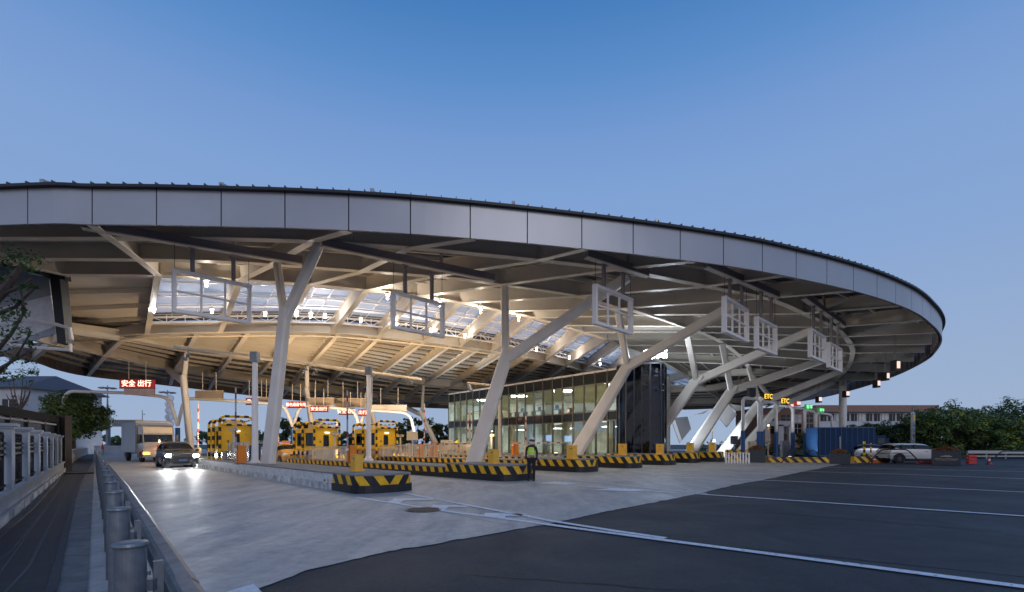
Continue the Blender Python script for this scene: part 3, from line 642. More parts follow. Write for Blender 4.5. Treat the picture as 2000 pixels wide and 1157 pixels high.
# ================================================================ toll islands
LD=V(-.70,.714,0)   # lane direction away from the camera
def arcang(d): return math.atan2(d.y,d.x)
def island(nose,dr,width,segs,label,worn=False,group='raised toll islands'):
    """local +x points to the nose (towards the camera); segs = [(x_start,x_end,top z,material)]"""
    d=-dr.normalized(); t=empty('toll_island',V(nose.x,nose.y,0),label,'toll island',group,rz=math.atan2(d.y,d.x))
    hw=width/2
    for k,sg_ in enumerate(segs):
        x0,x1,zt,mt,nm=sg_[:5]; bm_=sg_[5] if len(sg_)>5 else M['band']
        first=(x0==0)
        def outline(ex):
            o=[]
            if first:
                for i in range(13):
                    a=-PI/2+PI*i/12; o.append((-.55+ (.55+ex)*abs(math.cos(a))**.75,(hw+ex)*math.copysign(abs(math.sin(a))**.8,math.sin(a))))
                o=[( -x1-ex*0,-(hw+ex))]+o+[(-x1,hw+ex)]
            else: o=[(-x1,-(hw+ex)),(-x0,-(hw+ex)),(-x0,hw+ex),(-x1,hw+ex)]
            return o
        zb=zt*.42
        b=MB(); b.prism(outline(.045),0,zb); b.build('base_band',bm_,t)
        o=outline(0); b=MB(); n=len(o); tip=None
        # arclength from the tip
        cum=[0]
        for i in range(1,n): cum.append(cum[-1]+math.dist(o[i-1],o[i]))
        mid=cum[-1]/2; 
        for i in range(n):
            j=(i+1)%n; p,q=o[i],o[j]
            fi=len(b.f); b.quad(V(*p,zb),V(*q,zb),V(*q,zt-.05),V(*p,zt-.05))
            if first:
                if j==0: u0,u1=cum[i]-mid,cum[i]-mid
                else: u0,u1=cum[i]-mid,cum[j]-mid
            else: u0,u1=-p[0]+.9,-q[0]+.9
            b.uv[fi]=[(u0,0),(u1,0),(u1,zt-zb),(u0,zt-zb)]
        b.quad(*[V(*p,zt-.05) for p in o]); b.uv[len(b.f)-1]=[(0,0)]*n
        b.build('striped_wall',mt,t)
        b=MB(); b.prism(outline(.012),zt-.05,zt); b.build('top_slab',M['islandtop'],t,bevel=.015)
    return t
Zi=.62
M['worn_white']=mat('worn_whitewash',(.62,.61,.59),.85,0,.45,3,.5,12); M['stripe_w2']=striped('hazard_stripe_faded',YEL,BLK,.62,.62,wear=1)
n1=G(765,950,0)+V(-.15,-.1,0)
island(G(752,966)+V(.35,.25,0)*0+V(0,.55,0),V(-.685,.729,0),1.95,[(0,1.95,.585,M['stripe'],'a'),(1.95,40,.58,M['stripe_w2'],'b',M['worn_white'])],'nearest toll island with worn white side wall and striped rounded nose')
i2=G(1012,941)+V(.2,.5,0)
island(i2,V(-.715,.70,0),1.95,[(0,3.9,.66,M['stripe'],'a'),(3.9,46,.50,M['stripe_small'],'b')],'second toll island, its striped nose stepping up just left of the police officer')
i3=G(1152,923)+V(.2,.5,0)
island(i3,V(-.74,.67,0),1.95,[(0,4.2,.70,M['stripe'],'a'),(4.2,50,.58,M['stripe_small'],'b')],'third toll island, striped nose directly right of the police officer')
i4=G(1247,915)+V(.1,.4,0)
island(i4,V(-.76,.65,0),1.95,[(0,5,.76,M['stripe'],'a'),(5,50,.62,M['stripe_small'],'b')],'fourth toll island with the third large column rising behind its striped end')
i5=G(1316,909)+V(.1,.4,0)
island(i5,V(-.78,.63,0),1.95,[(0,5,.80,M['stripe'],'a'),(5,40,.6,M['stripe_small'],'b')],'fifth toll island carrying a yellow box and a round traffic kiosk roof')
i6=G(1366,904.5)+V(.1,.4,0)
island(i6,V(-.80,.6,0),1.9,[(0,5.5,.84,M['stripe'],'a'),(5.5,40,.6,M['stripe_small'],'b')],'sixth toll island at the foot of the bluish lit column')
i7=G(1414,902.5)+V(.1,.4,0)
island(i7,V(-.82,.57,0),1.9,[(0,6,.86,M['stripe'],'a'),(6,40,.6,M['stripe_small'],'b')],'seventh toll island ending beside the low white picket fence')
# low striped jersey blocks right of the flower box
def jersey(px0,px1,y,h,label,flip=1):
    p,q=G(px0,y),G(px1,y); d=(q-p); Ln=d.length; t=empty('striped_barrier',p,label,'barrier','low striped barriers on the right',rz=arcang(d))
    b=MB(); w=.5; prof=[(-w/2,0),(w/2,0),(w/2*.7,h),(-w/2*.7,h)]
    vs=[V(0,a,c) for a,c in prof]+[V(Ln,a,c) for a,c in prof]; b.add(vs,[(0,3,2,1),(4,5,6,7)]); 
    b.uv[0]=[(0,0)]*4; b.uv[1]=[(0,0)]*4
    for i in range(4):
        j=(i+1)%4; fi=len(b.f); b.add([vs[i],vs[4+i],vs[4+j],vs[j]],[(0,1,2,3)])
        b.uv[fi]=[(0+5,0),(Ln+5,0),(Ln+5,h),(5,h)] if i in(1,3) else [(5,0),(Ln+5,0),(Ln+5,0),(5,0)]
        if i==3: b.uv[fi]=[(5,h),(Ln+5,h),(Ln+5,0),(5,0)]
    b.build('block',M['stripe_r'],t); b=MB(); b.box((Ln/2,0,h+.012),(Ln,w*.7,.024)); b.build('cap',M['band'],t); return t
M['stripe_r']=striped('hazard_stripe_right',YEL,BLK,.75,-1.0)
jersey(1499,1640,903.5,.42,'long low black and yellow barrier left of the right flower planter')
jersey(1665,1716,904,.50,'short black and yellow barrier behind the white hatchback tail')
jersey(1418,1474,899,.95,'tall sloping black and yellow wedge behind the white picket fence')
jersey(1455,1500,889,.5,'dim far striped kerb block behind the left flower planter')

# yellow light boxes on the island noses
def nosebox(x,y,w,z,label,notice=False,D=None):
    p=G(x,y,z); t=empty('nose_box',p,label,'box','yellow boxes on the island noses',rz=R(-43)); s=w/22*p.y/17.0
    b=MB(); b.box((0,0,.29*s),(.34*s,.30*s,.56*s)); b.box((0,0,.575*s),(.37*s,.33*s,.03)); b.build('housing',M['ybox'],t,bevel=.012)
    b=MB(); b.box((0,0,.02),(.44*s,.40*s,.04)); b.build('base_plate',M['ybox'],t)
    b=MB(); b.box((.06*s,-.153*s,.45*s),(.10*s,.012,.03*s)); b.build('handle',M['dark'],t)
    if notice:
        b=MB(); b.box((-.178*s,0,.32*s),(.012,.22*s,.36*s)); nb=b.build('notice',M['white'],t)
        b=MB()
        for k in range(6): b.box((-.187*s,0,(.20+.045*k)*s),(.006,.16*s,.016*s))
        b.build('notice_text',M['dark'],nb)
    return t
nosebox(697,921,22,.58,'yellow box with paper notice on the nearest island nose',True)
nosebox(964,906,19,.66,'yellow box with white notice left of the police officer',True)
nosebox(1117,897,18,.70,'yellow box at the foot of the second leaning column')
nosebox(1216,889,15,.76,'yellow box between the second and third leaning columns')
nosebox(1289,888,14,.80,'yellow box just right of the third leaning column')
nosebox(1348,884,13,.84,'yellow box beside the foot of the bluish column')
nosebox(1391,883,12.5,.86,'rightmost yellow box, next to the white picket fence')

# barrier gates
def gate(x,y,z,label,arm='up',s=1.0,face=-43,armlen=3.1,hdir=None):
    p=G(x,y,z); t=empty('barrier_gate',p,label,'barrier gate','boom barriers on the islands',rz=R(face))
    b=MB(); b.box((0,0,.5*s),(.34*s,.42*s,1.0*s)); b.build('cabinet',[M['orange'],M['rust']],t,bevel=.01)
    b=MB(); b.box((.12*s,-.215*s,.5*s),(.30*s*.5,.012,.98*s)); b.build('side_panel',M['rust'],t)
    b=MB(); b.box((0,0,.02),(.42*s,.5*s,.04)); b.build('base_plate',M['dark'],t)
    b=MB()
    if arm=='up': L0,L1=V(0,-.26*s,.75*s),V(0,-.26*s,.75*s+armlen)
    else: L0,L1=V(0,-.26*s,.88*s),V(armlen if arm=='r' else -armlen,-.26*s,.92*s)
    n=int(armlen/.45)*1
    fi=len(b.f); b.bar(L0,L1,.09,.05,up=V(0,1,0))
    for k in range(6):
        b.uv[fi+k]=[(0,0)]*4 if k<2 else [(0,0),(0,0),(armlen,0),(armlen,0)]
    b.build('arm',M['redwhite'],t)
    b=MB(); b.cyl(V(0,-.26*s,.68*s),.07,.14,12); b.build('hub',M['white'],t); return t
gate(471,907,.5,'orange barrier gate with raised red and white arm beside the nearest booth','up',.95)
gate(687,905,.5,'orange barrier gate with raised arm behind the nearest yellow box','up',.95)
gate(822,896,.5,'orange barrier gate with lowered arm left of the cream kiosk','l',1.0,armlen=4.2)
gate(848,893,.58,'orange barrier gate with lowered arm reaching to the worker','r',1.05,armlen=5)
gate(1006,890,.6,'bright orange barrier cabinet left of the police officer','r',1.1,armlen=5)
def armpost(x,y0,y1,D,label):
    p=P(x,y0,D); q=P(x,y1,D); t=empty('raised_arm',p,label,'barrier arm','raised barrier arms in the background'); h=q.z-p.z
    b=MB(); fi=len(b.f); b.bar(V(0,0,.8),V(0,0,h),.09,.06,up=V(0,1,0)); 
    for k in range(6): b.uv[fi+k]=[(0,0)]*4 if k<2 else [(0,0),(0,0),(h,0),(h,0)]
    b.build('arm',M['redwhite'],t); b=MB(); b.box((0,0,.45),(.3,.3,.9)); b.build('cabinet',M['cream'],t,bevel=.01)
for a in((387,898,786,37,'raised barrier arm between the dark SUV and the first yellow booth'),(544,897,822,44,'raised arm just right of the nearest column'),(658,895,818,45,'raised arm between the second and third yellow booths'),(829,893,789,40,'raised red and white arm left of the far leaning column'),(914,891,804,42,'left arm of the raised pair before the second column'),(921,891,804,42.5,'right arm of the raised pair before the second column'),(1027,890,813,40,'raised arm behind the police officer, left of him')): armpost(*a)

# ---------------------------------------------------------------- toll booths
def booth(loc,label,rz):
    t=empty('toll_booth',loc,label,'toll booth','yellow toll booths',rz=rz)
    Wd,Ln,Hh=1.62,3.0,1.46; z0=.62
    b=MB(); t1=.06
    # shell with window openings: bottom, top and posts per side
    def wallx(y,nm):   # long side walls (run along x)
        for (x0,x1,a,c) in((-Ln/2,Ln/2,z0,z0+.25),(-Ln/2,Ln/2,z0+1.15,z0+Hh),(-Ln/2,-Ln/2+.2,z0+.25,z0+1.15),(-.1,.1,z0+.25,z0+1.15),(Ln/2-.2,Ln/2,z0+.25,z0+1.15)):
            b.box(((x0+x1)/2,y,(a+c)/2),(x1-x0,t1,c-a))
    wallx(Wd/2-.03,0); wallx(-Wd/2+.03,0)
    for sx in(1,-1):
        x=sx*(Ln/2-.03); w=Wd-.122
        for (y0,y1,a,c) in((-w/2,w/2,z0,z0+.18),(-w/2,w/2,z0+1.0,z0+Hh),(-w/2,-.19,z0+.18,z0+1.0),(.19,w/2,z0+.18,z0+1.0)): b.box((x,(y0+y1)/2,(a+c)/2),(t1,y1-y0,c-a))
    b.box((0,0,z0+Hh-.02),(Ln-.13,Wd-.13,.04)); b.box((0,0,z0+.02),(Ln-.13,Wd-.13,.04)); b.build('shell',M['yellow'],t)
    for sx in(1,-1):
        f=MB(); f.box((sx*(Ln/2-.05),0,z0+.59),(.02,.36,.81)); w=f.build('window',M['glassdark'],t)
        f=MB(); f.tube([V(sx*(Ln/2+.01),.17*math.copysign(abs(math.cos(a))**.4,math.cos(a)),z0+.59+.38*math.copysign(abs(math.sin(a))**.4,math.sin(a))) for a in [2*PI*k/24 for k in range(25)]],.018,6); f.build('frame',M['rubber'],w)
    for y in(Wd/2-.05,-Wd/2+.05):
        for xc in(-.70,.70):
            f=MB(); f.box((xc,y,z0+.70),(1.18,.02,.89)); w=f.build('window',M['glassb'],t); f=MB(); f.box((xc,y,z0+.70),(.04,.05,.89)); f.box((xc,y,z0+.28),(1.18,.05,.05)); f.build('sash',M['dark'],w)
    f=MB(); f.box((0,0,z0/2),(Ln-.2,Wd-.2,z0)); f.build('plinth',M['steelss'],t)
    f=MB(); f.box((Ln/2+.05,.05,z0+1.16),(.10,.30,.08)); f.sphere((Ln/2+.08,.05,z0+1.14),.045,8); f.build('lamp',M['e_room'],t)
    f=MB(); f.box((Ln/2+.01,-.42,z0+.55),(.03,.08,.12)); f.box((Ln/2+.01,.5,z0+.95),(.03,.05,.05)); f.build('switch',M['dark'],t)
    # striped protection hoops front, middle, back
    for x,hh in((Ln/2+.14,z0+Hh+.55),(-.2,z0+Hh+.38),(-Ln/2-.1,z0+Hh+.42)):
        f=MB(); r=.3; pts=[V(x,-Wd/2-.06,0)]; y0=Wd/2+.06
        pts+=[V(x,-y0,hh*k/6) for k in range(1,5)]+[V(x,-y0+r-r*math.cos(a),hh-r+r*math.sin(a)) for a in [PI/2*k/5 for k in range(6)]]
        pts+=[V(x,y0-r+r*math.sin(a),hh-r+r*math.cos(a)) for a in [PI/2*k/5 for k in range(6)]]+[V(x,y0,hh*k/6) for k in range(4,-1,-1)]
        f.tube(pts,.075,10); cum=[0]
        for i in range(1,len(pts)): cum.append(cum[-1]+(pts[i]-pts[i-1]).length)
        for i in range(len(pts)-1):
            for k in range(10): f.uv[i*10+k]=[(cum[i],0),(cum[i],0),(cum[i+1],0),(cum[i+1],0)]
        f.uv[(len(pts)-1)*10]=[(0,0)]*10; f.uv[(len(pts)-1)*10+1]=[(0,0)]*10
        f.build('hoop',M['hoop'],t,smooth=True)
    f=MB()
    f.tube([V(Ln/2+.14,-Wd/2-.0,z0+Hh+.06),V(Ln/2+.14,Wd/2,z0+Hh+.06)],.06,8)
    for k in range(8): f.uv[k]=[(0,0),(0,0),(1.5,0),(1.5,0)]
    f.uv[8]=[(0,0)]*8; f.uv[9]=[(0,0)]*8; f.build('crossbar',M['hoop'],t)
    for y in(-.72,.72):
        f=MB(); f.tube([V(-Ln/2,y,z0+Hh+.28),V(Ln/2,y,z0+Hh+.34)],.045,8)
        for k in range(8): f.uv[k]=[(0,0),(0,0),(3.0,0),(3.0,0)]
        f.uv[8]=[(0,0)]*8; f.uv[9]=[(0,0)]*8; f.build('roof_rail',M['hoop'],t)
    f=MB(); f.box((-.2,0,z0+Hh+.18),(.9,.6,.34)); f.box((.9,.2,z0+Hh+.14),(.5,.4,.26)); f.cyl(V(.9,-.35,z0+Hh),.10,.36,12); f.build('roof_unit',M['cream'],t,bevel=.02)
    # clerk seen through the side window
    return t
ang=lambda d: math.atan2(-d.y,-d.x)
bx0=booth(V(-17.3,29.7,.5),'nearest yellow toll booth, left of the big front column',ang(V(-.66,.75,0)))
L2=V(-13.6,33.6,.5); L3=V(-10.4,36.6,.55)
b2=dup(bx0,L2,ang(V(-.72,.69,0)),'middle yellow toll booth, right beside the yellow taxi'); b3=dup(bx0,L3,ang(V(-.74,.67,0)),'right yellow toll booth, behind the tall pole with cameras')
# picket railings along islands
def railing(p,q,h,label,mt,step=.16,rail=.04,group='railings on the toll islands'):
    t=empty('railing',p,label,'railing',group,rz=arcang(q-p)); L_=(q-p).length
    b=MB(); b.box((L_/2,0,h),(L_,rail,rail)); b.box((L_/2,0,.12),(L_,rail,rail)); b.build('rail',mt,t)
    b=MB(); n=int(L_/step)
    for k in range(n+1): b.box((L_*k/n,0,h/2+.05),(.028,.028,h-.12))
    b.build('pickets',mt,t)
    for k in range(int(L_/1.6)+1): b=MB(); b.box((min(L_,k*1.6),0,h/2),(.06,.06,h)); b.build('post',mt,t)
    return t
railing(V(-16.2,27.6,.58),V(-13.4,24.6,.58),1.0,'stainless railing on the nearest island before its booth',M['steelss'],.20)
railing(V(-12.7,30.8,.5),V(-9.3,27.2,.5),.85,'cream railing on the second island behind the taxi',M['cream'])
railing(V(-10.5,36.0,.58),V(-4.5,30.6,.58),.85,'cream railing on the third island left of the leaning column',M['cream'])
railing(V(-9.2,42,.6),V(-3,36.6,.6),.9,'cream railing on the fourth island below the cream kiosk',M['cream'])
# waste drums and blue bin at first booth
dr=empty('steel_drum',V(-15.9,28.0,.58),'shiny steel drum beneath the nearest booth front','drum','steel drums by the nearest booth'); b=MB(); b.cyl(V(0,0,0),.3,.85,20); b.build('body',M['steelss'],dr,smooth=False); b=MB()
for z in(.02,.3,.56,.84): b.cyl(V(0,0,z-.015),.315,.03,20)
b.build('hoops',M['steelss'],dr); 
dup(dr,V(-15.3,27.5,.58),0,'second steel drum from the nearest booth front'); dup(dr,V(-14.75,27.0,.58),0,'steel drum standing closest to the blue bin')
b=MB(); b.cyl(V(0,0,0),.22,.8,16,r2=.27); b.cyl(V(0,0,.8),.285,.06,16); o=b.build('litter_bin',M['blue'],o=None); o.location=V(-14.1,26.6,.58); tag(o,'blue litter bin between the steel drums and the orange gate','bin')

# ---------------------------------------------------------------- tall camera poles
def campole(p,h,a,bb,cams,label):
    t=empty('camera_pole',p,label,'camera pole','tall white camera poles'); 
    m=MB(); m.tube([V(0,0,0),V(0,0,h)],[.16,.12],10); m.build('pole',M['white'],t)
    m=MB(); m.cyl(V(0,0,0),.28,.05,16)
    for k in range(6): m.bar(V(.05*math.cos(k),.05*math.sin(k),.3),V(.27*math.cos(k*PI/3),.27*math.sin(k*PI/3),.03),.02,.12)
    m.build('foot',M['white'],t)
    m=MB(); m.box((0,0,h-.28),(.34,.34,.5)); m.build('clamp',M['galv'],t)
    m=MB(); m.tube([a,bb],.10,10); m.build('boom',M['cream'],t)
    for c in cams:
        q=a.lerp(bb,c); m=MB(); m.box((q.x,q.y,q.z-.16),(.04,.04,.2)); m.bar(q+V(0,0,-.3),q+V(.18,-.32,-.42),.13,.13); m.sphere((q.x-.1,q.y-.05,q.z-.5),.09,8); m.build('camera_head',M['galv'],t)
p1=G(498,908,.5); h1=(YH-687)/F*p1.y+ZC-.5; p2=G(720,900,.5); h2=(YH-716)/F*p2.y+ZC-.5
campole(p1,h1,P(340,678,22.4)-p1,P(612,712,29.2)-p1,(.08,.93),'tall white camera pole in front of the nearest booth')
campole(p2,h2,P(612,713,29.4)-p2,P(822,741,36)-p2,(.02,.88),'tall white camera pole in front of the right yellow booth')
p3=G(976,893,.6)
t=empty('light_pole',p3,'plain cream pole behind the second leaning column','pole'); m=MB(); m.tube([V(0,0,0),V(0,0,(YH-782)/F*p3.y+.9)],[.13,.10],10); m.build('pole',M['cream'],t); m=MB(); m.tube([V(0,0,5.0),V(-2.2,-1.0,5.1)],.06,8); m.build('arm',M['cream'],t); m=MB(); m.bar(V(-2.1,-.95,5.0),V(-1.9,-1.15,4.5),.16,.16); m.build('lamp_head',M['galv'],t)
# cream kiosks / machines in the middle distance
def kiosk(x,y,z,D,w,h,label,parts=1):
    p=P(x,y,D); t=empty('lane_machine',p,label,'machine','cream lane machines',rz=R(-30))
    m=MB(); m.box((0,0,h/2+.06),(w,.7,h-.12)); m.build('cabinet',M['cream'],t,bevel=.03)
    m=MB(); m.box((0,0,.04),(w+.1,.8,.08)); m.build('base',M['dark'],t)
    m=MB(); m.box((-w*.15,-.36,h*.72),(w*.35,.03,h*.2)); m.build('screen',M['glassdark'],t)
    m=MB(); m.box((-w*.1,-.36,h*.42),(w*.4,.03,h*.16)); m.build('panel',M['ybox'],t)
    m=MB(); m.box((-w*.2,-.36,h*.25),(w*.25,.03,h*.08)); m.build('slot',M['dark'],t)
    m=MB(); m.box((w*.5+.17,0,h*.62),(.34,.5,h*.55)); m.build('side_box',M['cream'],t,bevel=.02); return t
kiosk(872,889,0,42,.75,1.3,'tall cream ticket machine with screens beside the worker'); kiosk(902,889,0,43,.6,1.1,'cream machine cabinet between worker and column')
def camstand(x,y,D,h,label):
    p=P(x,y,D); t=empty('camera_stand',p,label,'camera','camera stands on the islands'); m=MB(); m.tube([V(0,0,0),V(0,0,h)],.07,8); m.build('post',M['cream'],t); m=MB(); m.box((0,0,h+.06),(.5,.22,.16),rz=R(-30)); m.box((.0,-.0,h+.16),(.6,.28,.02),rz=R(-30)); m.build('camera_head',M['cream'],t,bevel=.01); m=MB(); m.cyl(V(0,0,0),.14,.04,12); m.build('foot',M['cream'],t)
camstand(654,903,31,1.75,'cream camera stand left of the second orange gate'); camstand(456,903,27,1.75,'camera stand with shaded head beside the first booth'); camstand(782,893,38,1.6,'cream camera stand left of the square cream panel'); camstand(960,893,37,1.6,'cream camera stand at the second column'); camstand(1500,893,50,1.7,'grey camera stand by the blue pole on the right')
p=P(805,893,40); t=empty('back_panel',p,'square cream panel on a post over the railings','sign'); m=MB(); m.box((0,0,1.75),(.9,.10,.72)); m.box((.0,-.07,1.78),(.06,.03,.06)); m.build('panel',M['cream'],t,bevel=.01); m=MB(); m.tube([V(0,.1,0),V(0,.1,1.45)],.05,8); m.tube([V(0,.08,2.05),V(0,.08,2.3)],.03,6); m.build('post',M['cream'],t)
# ================================================================ white window frames hung under the rim
def planpt(A,B,x):
    # point on plan line A-B seen in pixel column x
    t=0; k=(x-1000)/F; # A.x+t dx = k (A.y+t dy)
    dx,dy=B.x-A.x,B.y-A.y; t=(k*A.y-A.x)/(dx-k*dy); return A.lerp(B,t)
def hrail(x0,y0,x1,y1,label):
    A,B=RG(x0,y0,1.06),RG(x1,y1,1.06); t=empty('hanging_rail',A,label,'rail','grey rails carrying the window frames')
    b=MB(); b.bar(A+V(0,0,.17),B+V(0,0,.17),.20,.34); b.build('beam',mat('rail_mauve',(.24,.21,.22),.5,0,.05),t,o=A)
    b=MB(); b.bar(A-V(0,0,.025),B-V(0,0,.025),.30,.05); b.build('flange',M['steel'],t,o=A)
    n=max(2,int((B-A).length/3)); 
    for k in range(n):
        q=A.lerp(B,(k+.3)/n); b=MB(); b.bar(q+V(0,0,.34),q+V(0,0,1.3),.14,.14,up=V(0,1,0)); b.build('bracket',M['steel_dark'],t,o=A)
    return A,B
def hframe(A,B,xl,ytl,ybl,xr,ytr,ybr,label):
    p=planpt(A,B,xl); rt=((YH-ytl)/(YH-ytr)+(YH-ybl)/(YH-ybr))/2; q=P(xr,YH,p.y*rt); p.z=q.z=A.z; zt=(ZC-(ytl-YH)/F*p.y+ZC-(ytr-YH)/F*q.y)/2; zb=(ZC-(ybl-YH)/F*p.y+ZC-(ybr-YH)/F*q.y)/2
    o=V(p.x,p.y,zb); t=empty('window_frame',o,label,'window frame','white window frames hanging under the roof edge',rz=arcang(q-p)); w=(V(q.x,q.y,0)-V(p.x,p.y,0)).length; h=zt-zb; f=.14; dp=.24
    b=MB(); b.box((w/2,0,f/2),(w,dp,f)); b.box((w/2,0,h-f/2),(w,dp,f)); b.box((f/2,0,h/2),(f,dp,h-2*f)); b.box((w-f/2,0,h/2),(f,dp,h-2*f)); b.build('frame',M['white'],t,bevel=.012)
    b=MB()
    for k in(1,2): b.box((f+(w-2*f)*k/3,0,h/2),(.075,.08,h-2*f))
    b.box((w/2,0,h/2),(w-2*f,.10,.07)); b.build('glazing_bar',M['white'],t)
    top=A.z-zb
    for s in(.24,.76):
        b=MB(); b.box((w*s,0,(h+top)/2),(.15,.13,top-h)); b.box((w*s,0,top-.05),(.34,.18,.08)); b.build('hanger',mat('hanger_mauve',(.28,.24,.25),.5) if 'hanger_mauve' not in bpy.data.materials else bpy.data.materials['hanger_mauve'],t)
    for s in(.03,.97):
        b=MB(); b.tube([V(w*s,0,h),V(w*s,0,top)],.012,5); b.build('cable',M['dark'],t)
A,B=hrail(160,445,590,516,'leftmost grey rail under the roof edge, above the largest white window frame'); hframe(A,B,336,524.7,609.6,490,557,634.5,'largest, leftmost white six-pane window frame hanging left of the front column')
A,B=hrail(629,481,965,549,'grey rail right of the front column, carrying the second white window frame'); hframe(A,B,765,568,641,866,593,661,'second white window frame, hanging in front of the skylight right of the front column')
A,B=hrail(1145,502,1265,540,'short grey rail above the third white window frame'); hframe(A,B,1160.5,554.8,633,1233,584,655,'third white window frame, in front of the second leaning column arm')
A,B=hrail(1379,521.6,1520,582,'grey rail carrying the fourth and fifth white window frames'); hframe(A,B,1413.6,577,650,1459,606,669.5,'fourth white window frame from the left, the higher of its pair'); hframe(A,B,1476.6,618.4,680.6,1514.5,637.7,695,'fifth white window frame from the left, the lower of its pair')
A,B=hrail(1571,584,1649,639,'rightmost grey rail carrying the last two white window frames'); hframe(A,B,1581.7,640.5,698.6,1610,658.5,710,'sixth white window frame from the left, narrow'); hframe(A,B,1617.7,668,718,1641.8,682,728,'rightmost and smallest white window frame at the curved ring beam')
# pale panels at the left end of the skylight
D0=27
t=empty('end_panel_wall',P(60,600,D0),'grey and white panel wall with thick black edge at the left end of the canopy','panel wall'); oo=P(60,600,D0)
b=MB(); b.slab([P(-60,505,D0),P(0,519,D0),P(96,543,D0),P(99,576,D0),P(10,598,D0),P(-60,618,D0)],.08); b.build('upper_panel',mat('panel_grey',(.40,.39,.42),.6),t,o=oo)
b=MB(); b.slab([P(-60,619,D0),P(10,599,D0),P(99,577,D0),P(108,638,D0),P(30,668,D0),P(-60,700,D0)],.09); b.build('middle_panel',mat('panel_white',(.80,.81,.84),.6),t,o=oo)
b=MB(); b.slab([P(-60,701,D0),P(30,669,D0),P(108,639,D0),P(110,652,D0),P(52,670,D0),P(-60,715,D0)],.09); b.build('lower_panel',mat('panel_bluegrey',(.36,.42,.50),.6),t,o=oo)
b=MB(); b.slab([P(97,541,D0-.3),P(117,545,D0-.3),P(129,671,D0-.3),P(112,671,D0-.3)],.5); b.slab([P(-60,497,D0-.3),P(0,512,D0-.3),P(97,536,D0-.3),P(97,543,D0-.3),P(0,519,D0-.3),P(-60,504,D0-.3)],.5); b.slab([P(78,517,D0-.2),P(124,527,D0-.2),P(127,546,D0-.2),P(96,544,D0-.2),P(78,538,D0-.2)],.4); b.build('edge_frame',M['black'],t,o=oo)
for pts in(((20,618),(75,628),(110,634),(137,642),(140,664)),((0,671),(80,680),(139,684),(137,672))):
    b=MB(); b.tube([P(x,y,D0-1) for x,y in pts],.09,8); b.build('pipe',M['white'],t,o=oo)

# ================================================================ lane gantries and LED signs
GD=50
def bent(pts,r,n=10):  # pipe with rounded corners
    out=[pts[0]]
    for i in range(1,len(pts)-1):
        a,b_,c=Vector(pts[i-1]),Vector(pts[i]),Vector(pts[i+1]); rr=min(r,(a-b_).length*.45,(c-b_).length*.45)
        s=b_+(a-b_).normalized()*rr; e=b_+(c-b_).normalized()*rr
        for k in range(6):
            t=k/5; out.append(s*(1-t)**2+b_*2*t*(1-t)+e*t*t)
    out.append(pts[-1]); return [Vector(p) for p in out]
def gantry(D,pts,legs,label,r=.16):
    o=P(pts[0][0],pts[0][1],D); o.z=0; t=empty('lane_gantry',o,label,'gantry','pipe gantries over the lanes')
    b=MB(); b.tube(bent([P(x,y,D) for x,y in pts],1.0),r,10); b.build('pipe',M['white'],t,o=o,smooth=True)
    for x,y in legs:
        q=P(x,y,D); b=MB(); b.tube([V(q.x,q.y,0),q],r*1.35,10); b.build('blue_leg',M['blue'],t,o=o)
    return t
gantry(GD,[(108,870),(128,764),(250,768),(330,776),(347,832)],[(347,836)],'leftmost white pipe gantry curving up behind the dark kiosk',.17)
gantry(GD,[(347,832),(360,778),(480,785),(556,791),(572,834)],[(572,838)],'pipe gantry between the dark SUV and the yellow taxi')
gantry(GD+2,[(572,834),(586,791),(640,796),(692,801),(702,834)],[(702,838)],'pipe gantry above the second and third booths')
gantry(GD+4,[(702,834),(714,801),(760,804),(801,807),(809,845)],[(809,849)],'pipe gantry right of the third booth')
def led(x0,y0,x1,y1,D,mt,label,txt=None,tm='e_red',sub=False,rods=True,ts=.8,off=0,nm='led_sign',cat_='LED sign',grp='red LED lane signs',xs=1):
    c=P((x0+x1)/2,(y0+y1)/2,D); w=(x1-x0)/F*D; h=(y1-y0)/F*D; t=empty(nm,c,label,cat_,grp)
    b=MB(); b.box((0,.12,0),(w,.24,h)); b.build('board',M['signback'] if mt=='cream' else M[mt],t)
    b=MB(); b.box((0,.13,h/2+.03),(w+.06,.3,.05)); b.box((0,.13,-h/2-.03),(w+.06,.3,.05)); b.build('frame',M['dark'] if mt!='cream' else M['cream'],t)
    if txt: text(txt,h*ts,M[tm],t,depth=.015,M4=facing((off,-.02,0),0,-1),xs=xs)
    if sub:
        b=MB()
        for k in range(4): b.box((-w/2+w*.12+w*.88*(k+.5)/4,.14,-h/2-.36),(w*.88/4-.02,.2,.6))
        b.build('lower_box',mat('pale_box',(.55,.42,.42),.5),t)
    if rods:
        for s in(-.25,.25):
            b=MB(); b.tube([V(w*s,.12,h/2),V(w*s,.12,h/2+1.9)],.035,6); b.build('rod',M['steel'],t)
    return t
M['signback']=mat('sign_back_tan',(.34,.27,.20),.5,0,.1,2)
led(233,742,300,758,48,'ledred','red LED sign with Chinese characters over the leftmost lane','安全 出行','e_red',True,ts=.86)
led(381,764,434,778,48.5,'cream','blank cream sign board above the first yellow booth',nm='blank_sign',cat_='sign',grp='cream sign backs')
led(480,779,502,790,50,'ledred','short red LED sign left of the tall camera pole','中心','e_red',ts=.8)
led(505,777,524,789,50.5,'cream','small cream sign board right of the tall camera pole',nm='blank_sign',cat_='sign',grp='cream sign backs')
led(562,786,594,796,51,'ledred','thin red LED sign between the V pipes right of the front column','绿色通道专用','e_red',ts=.75,xs=.85)
led(603,778,652,792,52,'cream','cream sign board above the middle booth',nm='blank_sign',cat_='sign',grp='cream sign backs')
led(606,794.5,640,804,51,'ledred','red LED sign above the middle booth','安全出行','e_red',ts=.85)
